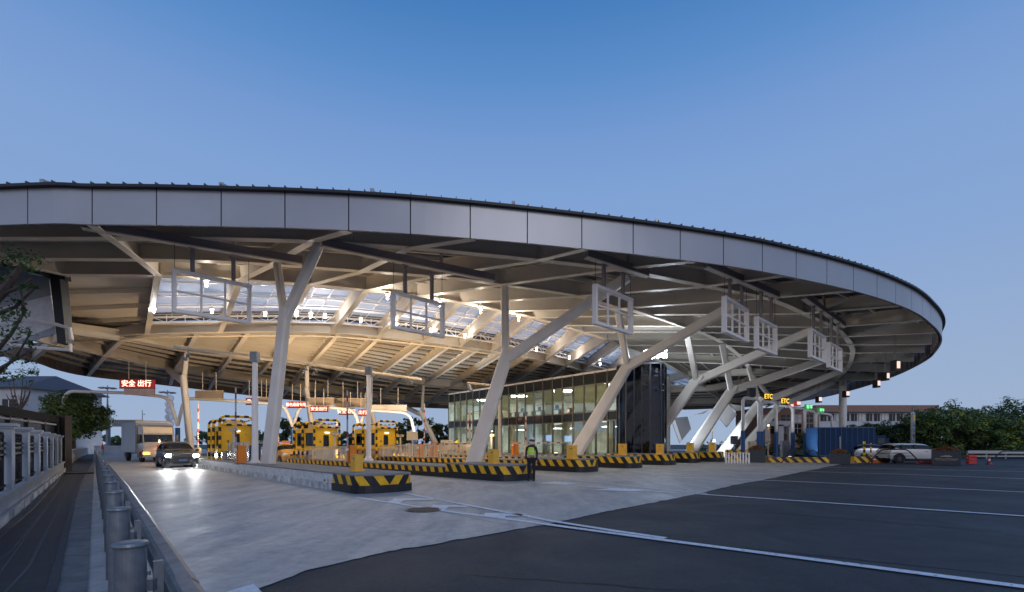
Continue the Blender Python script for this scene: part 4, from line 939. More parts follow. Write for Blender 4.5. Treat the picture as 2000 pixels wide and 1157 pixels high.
led(662,799,691,809.5,53,'ledred','red LED sign left of the raised arm by the right booth','安全出行','e_red',ts=.85)
led(700,801,717,811.5,53,'ledred','tiny red LED sign at the far column by the right booth','出行','e_red',ts=.8)
led(655,779,712,795,54,'cream','wide cream sign board between far columns',nm='blank_sign',cat_='sign',grp='cream sign backs')
led(726,791,794,804,54,'steel','long pale sign board left of the glass building',nm='blank_sign',cat_='sign',grp='cream sign backs')
# ETC gantries on the right
xs_=[(1451,1482,776,832),(1487,1516,783,836),(1516,1548,790,841),(1549,1572,795,843),(1572,1592,801,848),(1594,1625,806,835)]
for i,(xa,xb,yt,yb) in enumerate(xs_):
    D=44+i*2.2; ds=.6
    a=P(xa,yt,D); c=P(xb,yt+5,D+1.5); o=V(a.x,a.y,0); t=empty('lane_gantry',o,['first narrow pipe arch with blue legs, under the dark sign','second pipe arch with blue legs, under the left ETC sign','third pipe arch with blue legs, under the right ETC sign','fourth pipe arch with blue legs, under the orange lit signs','fifth pipe arch, under the left green sign','sixth wide pipe arch, under the right green sign'][i],'gantry','pipe arches of the right lanes')
    b=MB(); b.tube(bent([V(a.x,a.y,2.6),a,c,V(c.x,c.y,2.6)],.6),.14,10); b.build('pipe',M['white'],t,o=o,smooth=True)
    for q in(a,c): b=MB(); b.tube([V(q.x,q.y,0),V(q.x,q.y,2.7)],.18,10); b.build('blue_leg',M['blue'],t,o=o)
    b=MB(); m_=a.lerp(c,.5); b.bar(m_+V(-.3,0,-.5),m_+V(.4,0,-.2),.12,.12); b.tube([m_,m_+V(0,0,-.4)],.04,6); b.build('sensor',M['dark'],t,o=o)
def led3(x0,y0,x1,y1,D,label,txt,tm,board='black',ts=.75,rz=18,hang=0,xs=1,dep=.35):
    c=P((x0+x1)/2,(y0+y1)/2,D); w=(x1-x0)/F*D/math.cos(R(rz)); h=(y1-y0)/F*D
    t=empty('led_sign',c,label,'LED sign','lit lane signs on the right',rz=R(rz))
    b=MB(); b.box((0,dep/2,0),(w,dep,h)); b.build('housing',M[board],t,bevel=.02)
    if txt=='#': b=MB(); b.box((0,-.012,h*.06),(w*.82,.02,h*.62)); b.build('screen',M[tm],t)
    elif txt: text(txt,h*ts,M[tm],t,depth=.012,M4=facing((0,-.02,0),0,-1),xs=xs)
    if hang:
        for s in(-.2,.2): b=MB(); b.tube([V(w*s,dep/2,h/2),V(w*s,dep/2,h/2+hang)],.03,6); b.build('rod',M['steel_dark'],t)
    return t
led3(1463,758,1478,775,44.5,'dark unlit sign box above the first blue-legged arch',None,'dark')
led3(1493.5,768,1508,782,45.5,'left of the two amber ETC signs','ETC','e_amber',ts=.95,xs=.85,dep=.15)
led3(1526,777,1541,791,47.5,'right of the two amber ETC signs','ETC','e_amber',ts=.95,xs=.85,dep=.15)
led3(1543,789,1550,796,50,'tiny orange lit sign beside the right ETC sign','#','e_pale','ledred')
led3(1555,783.5,1565,793,51,'orange lit sign above the fourth arch','#','e_pale','ledred')
led3(1575,790,1587,800,53,'left of the two green signs','→','e_green',ts=1.0,board='green')if 0 else None
M['greenb']=mat('green_board',(.01,.16,.05),.4,emit=(.05,.8,.2),es=.25)
led3(1575,790,1587,800.5,53,'left of the two green signs','客车','e_green','greenb',ts=.8); led3(1601,797,1610,806,55,'right of the two green signs','客车','e_green','greenb',ts=.7)
for (a,b_,c,d,D,l) in((1594,774.5,1606,786.5,60,'lit sign box hanging leftmost under the far right rim'),(1647,763,1660,776,56,'lit sign box hanging beside the round white pylon'),(1709,742,1720,757,49,'lit sign box hanging second from the right group'),(1727,727,1738,743,45,'lit sign box hanging next to the rightmost one'),(1745,703,1759,725,40,'rightmost and largest lit sign box hanging under the rim')):
    led3(a+.40*(c-a),b_,c,d,D,l,'#','e_pale','black',rz=8,hang=2.2,dep=.6)

# ================================================================ glass building with curved dark tower
A=P(877,868,60); A.z=0; B=P(1212,868,39.4); B.z=0; bd=(B-A); BL=bd.length; u=bd.normalized(); nrm=V(u.y,-u.x,0)
if nrm.y>0: nrm=-nrm
bt=empty('glass_building',A,'two-storey glass control building with cream blinds and lit rooms under the canopy','building',rz=arcang(bd))
M['frame_brown']=mat('frame_brown',(.10,.09,.075),.45,.3); n=20; wp=BL/n; zs=[0.3,3.5,4.28,6.66,7.7]; sg=-1
for z,h_ in((.3,.14),(3.5,.09),(4.28,.09),(6.66,.07),(7.7,.16)):
    b=MB(); b.box((BL/2,0,z),(BL,.14,h_)); b.build('transom',M['steel_dark'] if z>7 else M['frame_brown'],bt)
for k in range(n+1):
    b=MB(); b.box((k*wp,0,4.0),(.07,.20,7.4)); b.build('mullion',M['frame_brown'],bt)
for k in range(n):
    x=(k+.5)*wp
    for z0,z1,mt in((.3,3.5,'glass'),(3.5,4.28,'glassdark'),(4.28,6.66,'glass'),(6.66,7.7,'glassdark2' if 'glassdark2' in M else 'glassdark')):
        b=MB(); b.box((x,0,(z0+z1)/2),(wp-.1,.03,z1-z0-.1)); b.build('pane',M[mt],bt)
back=7.0
b=MB(); b.box((BL/2,back,4),(BL,.2,7.6)); b.box((.1,back/2,4),(.2,back,7.6)); b.box((BL-.1,back/2,4),(.2,back,7.6)); b.build('back_wall',M['roomwall'],bt)
b=MB(); b.box((BL/2,back/2+.1,3.9),(BL,back-.2,.5)); b.build('floor_slab',M['steel_dark'],bt); b=MB(); b.box((BL/2,back/2+.1,7.72),(BL,back-.2,.2)); b.build('roof_slab',M['steel_dark'],bt)
b=MB(); b.box((BL/2,back/2+.1,.2),(BL,back-.2,.3)); b.build('floor',M['roomwall'],bt)
bl={1:1,2:1,3:1,4:0,5:0,6:1,7:.9,8:1,9:0,10:0,11:.5,12:0,13:1,14:.5,15:0,16:1,17:1,18:1,19:.4}
for k,f_ in bl.items():
    if f_: hh=2.3*f_; b=MB(); b.box(((k+.5)*wp,.16,6.62-hh/2),(wp-.12,.03,hh)); b.build('blind',M['blind'],bt)
for k in range(0,n,2):
    b=MB(); b.box(((k+1)*wp,.5,2.0),(.5,.4,3.2)); b.build('pier',M['blind'],bt)
for k in(4,10,12,15):
    b=MB(); b.box(((k+.5)*wp,.08,5.95),(wp-.1,.05,.06)); b.box(((k+.5)*wp,.08,5.3),(wp-.5,.03,.04)); b.build('sash',M['dark'],bt)
for k in (3,8,12,16,19):
    b=MB(); b.box((k*wp,3.5,7.55),(2.2,.5,.05)); b.build('ceiling_light',M['e_room'],bt)
    b=MB(); b.box((k*wp,3.5,3.6),(1.8,.35,.05)); b.build('ceiling_light',M['e_room'],bt)
rr_=random.Random(5)
for k in range(7):
    x=(5+k*2)*wp+rr_.uniform(-.3,.3); b=MB(); b.box((x,1.5,4.15+.75),(1.6,.7,.05)); 
    for sx in(-.7,.7): b.box((x+sx,1.5,4.5),(.05,.6,.72))
    b.box((x+.2,1.5,5.15),(.5,.05,.34)); b.build('desk',M['dark'],bt)
for x,zc in((13.4*wp,2.1),(15.3*wp,2.0)):
    b=MB(); b.box((x,.3,zc),(.9,.06,.55)); b.build('screen',M['e_screen'],bt)
# tower
tc_=P(1253,868,39.5); tc_.z=0; tt=empty('dark_glass_tower',tc_,'dark blue glass stair tower with rounded corners and lit letters on top','building',rz=R(-24)); hw,hd,r_=1.85,1.7,.9
def rrect(hw,hd,r,k=5):
    o=[]
    for cx,cy,a0 in((hw-r,hd-r,0),(-hw+r,hd-r,90),(-hw+r,-hd+r,180),(hw-r,-hd+r,270)):
        for i in range(k+1): a=R(a0+90*i/k); o.append((cx+r*math.cos(a),cy+r*math.sin(a)))
    return o
TH=7.75; o=rrect(hw,hd,r_); b=MB(); m=len(o)
for i in range(m): p,q=o[i],o[(i+1)%m]; b.quad(V(*p,.2),V(*q,.2),V(*q,TH),V(*p,TH))
b.build('glass_skin',M['glassb'],tt)
b=MB(); b.prism(rrect(hw+.02,hd+.02,r_),TH,TH+.12); b.build('roof',M['dark'],tt); b=MB(); b.prism(rrect(hw-.1,hd-.1,r_),3.55,4.0); b.build('floor_slab',M['dark'],tt)
for i in range(0,m,1):
    if i%3==0 or i in(5,11,17,23):
        p=o[i]; b=MB(); b.cyl(V(p[0],p[1],.2),.05,TH-.2,6); b.build('mullion',M['dark'],tt)
for xx in(-.9,-.3,.3,.9):
    b=MB(); b.box((xx,-hd-.0,TH/2),(.07,.1,TH-.4)); b.build('mullion',M['dark'],tt)
b=MB(); b.box((0,hd*.5,TH/2),(.9,.1,TH-1)); b.box((-.8,0,2.0),(.1,1.4,3.4)); b.build('core_wall',M['dark'],tt)
b=MB()
for k in range(9): b.box((-.9+.2*k,-.2,4.1+.15*k),(.2,1.2,.04))
for k in range(9): b.box((-.9+.2*k,-.2,.9+.3*k),(.2,1.2,.04))
b.build('stair',M['steelss'],tt)
b=MB(); b.bar(V(hw*.1,-hd*.9,5.6),V(hw,-hd*.6,6.2),.05,.08); b.bar(V(hw*.1,-hd*.9,6.3),V(hw,-hd*.6,5.7),.05,.08); b.build('brace',M['steelss'],tt)
tx=text('收费站',.85,M['e_letter'],None,name='lit_letters',depth=.06,M4=facing((0,0,0),0,-1),xs=.72); tx.location=tc_+V(.55,-1.9,TH+.72); tx.rotation_euler=(0,0,R(-24)); tag(tx,'glowing white Chinese letters standing on top of the dark glass tower','sign')

# ================================================================ guardrail on the left
px_=[(254.8,1058),(236.4,998),(225.5,958),(220.4,941),(212.4,928)]
posts=[]
for x,y in px_: D=F*(ZC-.98)/(y-YH); posts.append(V((x-1000)/F*D,D,0))
p0,p1_=posts[0],posts[-1]; st=(p1_-p0)/4; 
posts=[p0+st*k for k in range(5)]
st=st.normalized()*2.0
end=G(184,888); k=1
dirv=(end-posts[-1]); nn_=int(dirv.length/2.0); posts+=[posts[-1].lerp(end,k/nn_) for k in range(1,min(nn_,26))]
gp=None
gd=(posts[4]-posts[0]).normalized(); gn=V(gd.y,-gd.x,0)
for i,p in enumerate(posts):
    if gp is None:
        gp=empty('guardrail_post',p,'nearest round galvanised guardrail post with domed cap','guardrail post','round steel posts behind the guardrail')
        b=MB(); b.tube([V(0,0,0),V(0,0,.965)],.071,28); b.build('tube',M['galv'],gp,smooth=False); b=MB(); b.tube([V(0,0,.950),V(0,0,.962),V(0,0,.976),V(0,0,.982)],[.077,.081,.078,.055],28); b.build('cap',M['galv'],gp,smooth=False)
        b=MB(); q=gn*.12+gd*.0; b.bar(V(q.x,q.y,.35),V(q.x,q.y,.86),.05,.045,up=gn); b.box((gn.x*.07,gn.y*.07,.74),(.10,.05,.06)); b.cyl(V(q.x-.03,q.y-.03,.79),.010,.02,8); b.build('block',M['galv'],gp)
    else:
        ords=['second','third','fourth','fifth','sixth','seventh','eighth','ninth','tenth','eleventh','twelfth']
        dup(gp,p,None,(ords[i-1]+' nearest round galvanised guardrail post') if i<=10 else 'distant round galvanised guardrail post near the far end of the row')
ro=[p+gn*.235 for p in posts]; ro=[ro[0]-gd*3.2,ro[0]-gd*1.4]+ro
prof=[(-.035,.755),(.02,.765),(.055,.735),(.055,.69),(-.015,.645),(-.02,.60),(-.015,.575),(.055,.53),(.055,.48),(.02,.445),(-.03,.455)]
for i in range(0,len(ro)-1,2):
    seg=ro[i:i+3]
    if len(seg)<2: break
    b=MB(); V_=[]
    for p in seg:
        for x,z in prof: V_.append(p+gn*(x+(.006 if (i//2)%2 else 0))+V(0,0,z))
        for x,z in reversed(prof): V_.append(p+gn*(x-.006+(.006 if (i//2)%2 else 0))+V(0,0,z))
    m=len(prof)*2
    if i==0: gr=empty('guardrail',ro[0],'weathered corrugated steel guardrail running along the left edge of the lane','guardrail')
    e0=-gd*.12
    V_=[v+(e0 if k<m else V(0,0,0)) for k,v in enumerate(V_)]
    b.add(V_,[(s*m+j,s*m+(j+1)%m,(s+1)*m+(j+1)%m,(s+1)*m+j) for s in range(len(seg)-1) for j in range(m)]); b.build('rail_section',M['railsteel'],gr,o=ro[0],smooth=False)

# ================================================================ boundary wall with pillars and iron bars
W0=G(0,1034); W1=G(124,925); wd=(W1-W0).normalized(); wn=V(wd.y,-wd.x,0)
if wn.x<0: wn=-wn
FA=W0-wd*6; FB=W0.lerp(W1,1.06); FL=(FB-FA).length
ft=empty('boundary_wall',FA,'low grey wall with square pillars and black iron bars along the left footway','wall',rz=arcang(wd))
b=MB(); b.box((FL/2,.28,.26),(FL,.5,.52)); b.build('plinth',M['wall'],ft); b=MB(); b.box((FL/2,.0,.12),(FL,.08,.24)); 
k=0
b.build('skirting',mat('skirting_pale',(.30,.31,.33),.8,0,.15,2),ft)
b=MB(); b.box((FL/2,.28,.55),(FL,.60,.06)); b.build('coping',M['wall'],ft)
off=(G(35,957,.5)-FA).dot(wd) 
pD=[7.2,10.4]; 
sp_=3.02; first=(V((35-1000)/F*10.3,10.3,0)-FA).dot(wd)-.5
kk=-2
while first+kk*sp_<FL-.2:
    x=first+kk*sp_; kk+=1
    b=MB(); b.box((x,.17,1.22),(.55,.34,1.28)); pl=b.build('pillar',M['wall'],ft,bevel=.01)
    b=MB(); b.box((x,.17,1.89),(.70,.48,.06)); b.box((x,.17,1.84),(.62,.41,.05)); b.build('cap',M['wall'],pl)
    b=MB(); xa,xb=x+.275,x+sp_-.275
    for j in range(int((xb-xa)/.13)): 
        X=xa+.08+j*.13; b.box((X,.10,1.12),(.022,.022,1.05)); b.add([V(X-.02,.08,1.64),V(X+.02,.08,1.64),V(X+.02,.12,1.64),V(X-.02,.12,1.64),V(X,.10,1.76)],[(0,1,4),(1,2,4),(2,3,4),(3,0,4)])
    for z in(.68,1.30,1.42,1.52): b.box(((xa+xb)/2,.10,z),(xb-xa,.03,.045))
    for j in range(int((xb-xa)/.26)):
        X=xa+.14+j*.26; b.tube([V(X+.10*math.cos(a),.10,1.30+.0+.06*0+.10*math.sin(a)) for a in [2*PI*q/10 for q in range(11)]],.012,4)
    b.build('iron_bars',M['matblack'],ft)
# pale square inlays along the wall foot
for j in range(14):
    b=MB(); b.box((2.2+j*1.9,-.045,.13),(1.05,.02,.17)); b.build('inlay',mat('inlay',(.50,.50,.50),.8) if 'inlay' not in bpy.data.materials else bpy.data.materials['inlay'],ft)
# dark kiosk behind the wall
K0=P(-60,868,16.5); K1=P(117,868,26.4); K2=P(131,868,26.9); K0.z=K1.z=K2.z=0
kd=(K1-K0); KL=kd.length; kt=empty('dark_kiosk',K0,'low dark metal building with long windows behind the boundary wall','building',rz=arcang(kd)); 
b=MB(); b.box((KL/2,2,2.85),(KL,4,.36)); b.build('roof_band',M['matblack'],kt); b=MB(); b.box((KL/2,2.05,.55),(KL-.1,3.8,1.1)); b.box((KL-.25,2,1.7),(.5,4.01,2.5)); b.build('wall',M['matblack'],kt)
b=MB(); b.box((KL/2-.25,.12,1.85),(KL-.6,.04,1.65)); b.build('window',M['kglass'],kt)
for f_ in(.15,.35,.55,.78): b=MB(); b.box((KL*f_,.08,1.85),(.12,.12,1.65)); b.build('window_post',M['dark'],kt)
b=MB(); b.box((KL/2-.25,.08,2.55),(KL-.6,.1,.08)); b.build('window_head',M['steel_dark'],kt)
Kr=Matrix.Rotation(-arcang(kd),4,'Z'); e1=Kr@(K1-K0); e2=Kr@(K2-K0)
b=MB(); b.slab([V(e1.x,e1.y,0),V(e2.x,e2.y,0),V(e2.x,e2.y,3.06),V(e1.x,e1.y,3.06)],.25); b.build('end_panel',mat('bronze_panel',(.045,.038,.036),.5,.3),kt)
# lit white step at the corner
# white balustrade curving away
def balus(pts,h,label):
    o=pts[0]; t=empty('balustrade',o,label,'balustrade'); L_=cat(pts,6)
    b=MB()
    for p,q in zip(L_[:-1],L_[1:]): b.bar(p+V(0,0,h-.08),q+V(0,0,h-.08),.32,.16); b.bar(p+V(0,0,.18),q+V(0,0,.18),.34,.36)
    acc=0
    for p,q in zip(L_[:-1],L_[1:]):
        m=max(1,int((q-p).length/.38))
        for k in range(m): c=p.lerp(q,k/m); b.bar(c+V(0,0,.30),c+V(0,0,h-.06),.15,.15,up=V(0,1,0))
    b.build('baluster_run',M['white2'],t,o=o)
balus([G(134,907),G(150,896),G(166,889),G(180,885)],1.05,'white balustrade curving away behind the dark kiosk')
balus([V(P(186,868,70).x,70,0),V(P(215,868,68).x,68,0),V(P(256,868,64).x,64,0)],1.3,"white balustrade crossing behind the truck")
# ================================================================ vehicles
def wheel(t,x,y,r,w,rim='steelss',spokes=5):
    b=MB(); sgn=1 if y>0 else -1
    pr=[(r*.62,-w/2),(r*.93,-w/2),(r,-w*.32),(r,w*.32),(r*.93,w/2),(r*.62,w/2)]; n=28; vs=[];
    for k in range(n):
        a=2*PI*k/n
        for rr,yy in pr: vs.append(V(x+rr*math.cos(a),y+yy,r+rr*math.sin(a)))
    m=len(pr); b.add(vs,[(k*m+j,k*m+(j+1)%m,((k+1)%n)*m+(j+1)%m,((k+1)%n)*m+j) for k in range(n) for j in range(m)]); wh=b.build('wheel',M['rubber'],t)
    b=MB(); b.tube([V(x,y-w*.3,r),V(x,y+w*.3,r)],r*.62,20,0); yo=y+sgn*w*.42
    for k in range(spokes):
        a=2*PI*k/spokes; b.bar(V(x,yo,r),V(x+r*.58*math.cos(a),yo,r+r*.58*math.sin(a)),r*.16,.03,1,up=V(0,1,0))
    b.tube([V(x,yo-.01,r),V(x,yo+.015*sgn,r)],r*.14,10,1)
    b.build('rim',[M['dark'],M[rim]],wh); return wh
def car(name,label,cat_,loc,rz,st,W,pnt,wb,r=.33,roofw=.80,extra=None,group=None):
    """st: stations from nose (+x) to tail: (x, z_bottom, z_belt, z_roof, halfwidth factor, roof flag)"""
    t=empty(name,loc,label,cat_,group,rz=rz); hw=W/2; B=MB(); Gm=MB(); rows=[]
    for (x,zb,zt,zr,wf,cab) in st:
        w=hw*wf; wr=hw*(roofw if cab else .88)*wf if cab else w*.86
        rows.append([V(x,-w*.93,zb),V(x,-w,zb+(zt-zb)*.35),V(x,-w*.985,zt-.04),V(x,-w*.95,zt),V(x,-wr,zr-.03 if cab else zt+.012),V(x,-wr*.55,zr+ (.025 if cab else .045*0+.03) if cab else zt+.04),V(x,0,zr+.04 if cab else zt+.05)])
    full=[]
    for rr in rows: full.append(rr+[V(p.x,-p.y,p.z) for p in reversed(rr[:-1])])
    m=len(full[0]); vs=[p for rr in full for p in rr]; B.v=list(vs)
    for i in range(len(full)-1):
        cabA,cabB=st[i][5],st[i+1][5]
        for j in range(m-1):
            f=(i*m+j,i*m+j+1,(i+1)*m+j+1,(i+1)*m+j)
            side=j in(3,m-5); top=4<=j<=m-6
            gl=(side and cabA and cabB) or (top and cabA!=cabB) 
            tri=side and cabA!=cabB
            B.f.append(list(f)); B.m.append(1 if gl or tri else 0)
    B.f.append(list(range(m))); B.m.append(0); B.f.append([ (len(full)-1)*m+k for k in range(m-1,-1,-1)]); B.m.append(0)
    o=B.build('body',[pnt,M['cglass']],t,smooth=True,bevel=0)
    md=o.modifiers.new('s','SUBSURF'); md.levels=md.render_levels=2
    md=o.modifiers.new('e','EDGE_SPLIT') if 0 else None
    # pillars
    cabs=[s for s in st if s[5]]
    L0,L1=st[0][0],st[-1][0]
    for sy in(-1,1):
        for xw in wb:
            # dark arch
            a=MB(); a.tube([V(xw+(r+.05)*math.cos(q),sy*(hw-.02),r+(r+.05)*math.sin(q)) for q in [PI*k/12 for k in range(13)]],.035,6); a.build('wheel_arch',M['dark'],t)
            a=MB(); a.tube([V(xw,sy*(hw-.34),r),V(xw,sy*(hw+.004),r)],r+.04,24); a.build('wheel_well',M['black'],t)
            wheel(t,xw,sy*(hw-.10),r,.22)
    a=MB(); a.box(((L0+L1)/2,0,.26),(abs(L0-L1)*.72,W*.86,.16)); a.build('underbody',M['black'],t)
    return t
def front_kit(t,xf,W,zl,zg,plate_z,head=None,grille=(.9,.2),mirrors=(.6,1.05),pl=True):
    for sy in(-1,1):
        a=MB(); a.sphere((xf-.13,sy*W*.37,zl),.16,12,sc=(.9,1.3,.75)); a.build('headlight',M[head or 'white'],t,smooth=True)
        a=MB(); a.sphere((mirrors[0],sy*(W/2+.10),mirrors[1]),.11,10,sc=(.6,1.0,.75)); a.bar(V(mirrors[0],sy*W*.46,mirrors[1]-.05),V(mirrors[0],sy*(W/2+.05),mirrors[1]-.04),.05,.04); a.build('mirror',M['dark'],t,smooth=True)
    a=MB(); a.box((xf-.04,0,zg),(.10,grille[0],grille[1])); g_=a.build('grille',M['black'],t,bevel=.02)
    a=MB()
    for k in range(3): a.box((xf+.014,0,zg-grille[1]/2+grille[1]*(k+.5)/3),(.012,grille[0]*.92,.015))
    a.build('grille_bar',M['steelss'],g_)
    a=MB(); a.box((xf-.03,0,plate_z-.14),(.10,grille[0]*1.1,.12)); a.build('lower_intake',M['black'],t)
    if pl: a=MB(); a.box((xf+.045,0,plate_z),(.02,.44,.14)); pp_=a.build('number_plate',M['plate'],t)
FWD=lambda dx,dy: math.atan2(dy,dx)
# dark SUV heading to the camera
suvst=[(2.28,.38,.62,.62,.72,0),(2.22,.28,.86,.86,.88,0),(1.95,.24,.98,.98,.96,0),(1.3,.24,1.05,1.05,1,0),(.82,.24,1.10,1.12,1,0),(.18,.24,1.12,1.60,1,1),(-.6,.24,1.13,1.66,1,1),(-1.5,.24,1.15,1.62,.99,1),(-1.85,.26,1.17,1.50,.97,1),(-2.15,.30,1.12,1.14,.93,0),(-2.25,.40,.75,.75,.88,0)]
sp0=P(345,868,31.8); sp0.z=.004
suv=car('dark_suv','dark grey SUV with blazing headlights driving towards the camera in the left lane','car',sp0,FWD(.68,-.73),suvst,1.86,M['p_dark'],(1.38,-1.38),.36)
front_kit(suv,2.24,1.86,.78,.72,.50,'e_head',(.95,.24),(.72,1.12))
a=MB(); 
for sy in(-.68,.68): a.bar(V(.1,sy,1.70),V(-1.6,sy,1.70),.04,.05)
a.build('roof_rail',M['steelss'],suv); a=MB(); a.box((.62,.1,1.28),(.05,.3,.06)); a.build('dash_lamp',M['e_warm'],suv) if 0 else None
# taxi
tst=[(2.1,.36,.60,.60,.74,0),(2.02,.26,.80,.80,.90,0),(1.7,.22,.95,.95,.97,0),(1.15,.22,1.04,1.05,1,0),(.35,.22,1.06,1.46,1,1),(-.5,.22,1.07,1.54,1,1),(-1.4,.24,1.08,1.50,.98,1),(-1.75,.26,1.06,1.36,.95,1),(-2.0,.30,.98,1.0,.92,0),(-2.08,.40,.7,.7,.88,0)]
tp=P(559,868,37); tp.z=.004
tx_=car('yellow_taxi','yellow taxi with roof light waiting beside the middle toll booth','car',tp,FWD(.66,-.75),tst,1.70,M['p_taxi'],(1.25,-1.25),.31)
front_kit(tx_,2.08,1.70,.74,.70,.48,'white',(.75,.14),(.85,1.05)); a=MB(); a.box((-.1,0,1.68),(.20,.62,.16)); a.build('roof_sign',M['orange'],tx_,bevel=.03)
# white hatchback on the right, seen from the side
hst=[(2.45,.40,.66,.66,.84,0),(2.42,.32,.88,.88,.93,0),(2.3,.28,.95,.95,.96,0),(1.7,.26,1.0,1.0,1,0),(1.12,.26,1.03,1.03,1,0),(1.02,.26,1.03,1.05,1,0),(.50,.26,1.04,1.46,1,1),(.38,.26,1.04,1.52,1,1),(-.7,.26,1.05,1.55,1,1),(-1.95,.26,1.06,1.53,1,1),(-2.02,.26,1.06,1.50,.99,1),(-2.34,.30,1.04,1.06,.97,0),(-2.40,.30,1.0,1.0,.96,0),(-2.44,.42,.70,.70,.94,0)]
mp_=P(1785,868,38.6); mp_.z=.0
mini=car('white_hatchback','white hatchback with black window band seen side-on behind black tube barriers','car',mp_,FWD(1,-.03),hst,1.75,M['p_white'],(1.72,-1.78),.34,.84)
front_kit(mini,2.42,1.75,.78,.70,.48,'white',(.8,.16),(1.0,1.12))
for xx in(-1.78,1.72):
    a=MB(); a.tube([V(xx+.42*math.cos(q),-.875,.34+.42*math.sin(q)) for q in [PI*k/14 for k in range(15)]],.05,6); a.build('arch_trim',M['black'],mini)
a=MB(); a.box((0,-.872,.32),(2.7,.03,.12)); a.build('sill_trim',M['black'],mini); a=MB(); a.box((-.55,-.80,1.27),(.16,.04,.40)); a.box((.30,-.885,.93),(.22,.02,.03)); a.build('door_pillar',M['black'],mini)
a=MB(); a.box((-1.55,-.83,1.28),(.10,.04,.38)); a.build('rear_pillar',M['black'],mini)
# far small white car with headlamps left of the truck
fc=car('small_white_car','small distant white car with lit headlamps left of the truck','car',V(P(246,868,76).x,76,.004),FWD(.35,-.93),tst,1.7,M['p_white'],(1.25,-1.25),.31); front_kit(fc,2.08,1.7,.74,.7,.48,'e_head',(.7,.14),(.85,1.05))
# box truck
tk0=P(300,868,42.0); tk0.z=.004; tk=empty('box_truck',tk0,'box truck with beige roofline and pinkish grille behind the dark SUV','truck',rz=FWD(.74,-.67))
W_=2.45
b=MB(); b.box((-3.2,0,2.15),(6.2,W_,2.75)); b.build('cargo_box',mat('truck_box',(.42,.45,.50),.45,0,.05,1),tk,bevel=.03)
b=MB(); 
for z in(.80,3.5): b.box((-.12,0,z),(.10,W_+.04,.08))
for y in(-W_/2,W_/2): b.box((-.12,y,2.15),(.10,.07,2.75))
for y in(-W_/2,W_/2): b.box((-3.2,y,3.5),(6.2,.07,.08))
b.build('box_trim',mat('truck_trim',(.35,.28,.22),.5),tk)
cabm=M['p_silver']
cs=[(.05,.55,3.0,1.12),(.95,.50,3.02,1.14),(1.35,.48,2.92,1.13),(1.55,.45,2.5,1.11),(1.72,.42,1.65,1.10),(1.80,.40,1.45,1.08),(1.80,.38,.75,1.05)]
b=MB(); Lx=[.05,.9,1.35,1.62,1.78]; 
# cab: extruded side profile with tapered front
prof_=[(.0,.45),(.0,3.08),(.95,3.12),(1.35,3.0),(1.60,2.35),(1.78,1.62),(1.84,1.2),(1.84,.42)]
vs=[];nn=len(prof_)
for y,f_ in((-1.15,.0),(1.15,.0)):
    for x,z in prof_: vs.append(V(x,y*(1 if x<1.3 else .96),z))
b.add(vs,[tuple(range(nn)),tuple(range(2*nn-1,nn-1,-1))]+[(i,(i+1)%nn,nn+(i+1)%nn,nn+i) for i in range(nn)]); b.build('cab',cabm,tk,bevel=.06)
b=MB(); b.slab([V(1.64,-1.0,2.32),V(1.64,1.0,2.32),V(1.83,1.0,1.68),V(1.83,-1.0,1.68)],-.03); b.build('windscreen',M['cglass'],tk)
b=MB(); b.slab([V(1.40,-1.02,2.92),V(1.40,1.02,2.92),V(1.62,1.02,2.42),V(1.62,-1.02,2.42)],-.05); b.build('sun_visor',M['cream'],tk)
for sy in(-1,1):
    b=MB(); b.box((1.0,sy*1.16,1.95),(.8,.03,.7)); b.build('side_window',M['cglass'],tk)
    b=MB(); b.box((1.55,sy*1.36,2.05),(.12,.2,.5)); b.box((1.55,sy*1.36,1.65),(.12,.2,.24)); b.bar(V(1.45,sy*1.1,2.3),V(1.55,sy*1.36,2.3),.04,.04); b.build('mirror',M['dark'],tk,bevel=.02)
    b=MB(); b.box((1.87,sy*.86,.72),(.08,.42,.2)); b.build('headlight',M['e_orange'] if sy<0 else M['white'],tk,bevel=.02)
gr_=MB()
for k in range(5): gr_.box((1.87,0,.98+.13*k),(.05,1.25-.06*k,.08))
gr_.build('grille',mat('grille_pink',(.5,.26,.22),.4,.3),tk)
b=MB(); b.tube([V(1.90,.0+.13*math.cos(a),1.32+.13*math.sin(a)) for a in [2*PI*k/16 for k in range(17)]],.02,6); b.build('emblem',M['dark'],tk)
b=MB(); b.box((1.86,0,.52),(.14,2.2,.26)); b.build('bumper',cabm,tk,bevel=.03); b=MB(); b.box((1.95,0,.5),(.02,.44,.13)); b.build('number_plate',M['plate'],tk)
for sy in(-1,1):
    for xw in(1.0,-4.4): wheel(tk,xw,sy*1.0,.46,.28)
b=MB(); b.box((-2.6,0,.72),(7,.9,.2)); b.build('chassis',M['black'],tk)
text('CLIENTS',.17,M['dark'],tk,depth=.004,M4=Matrix.Translation(V(1.53,0,2.66))@facing((0,0,0),1,0)) if 0 else None
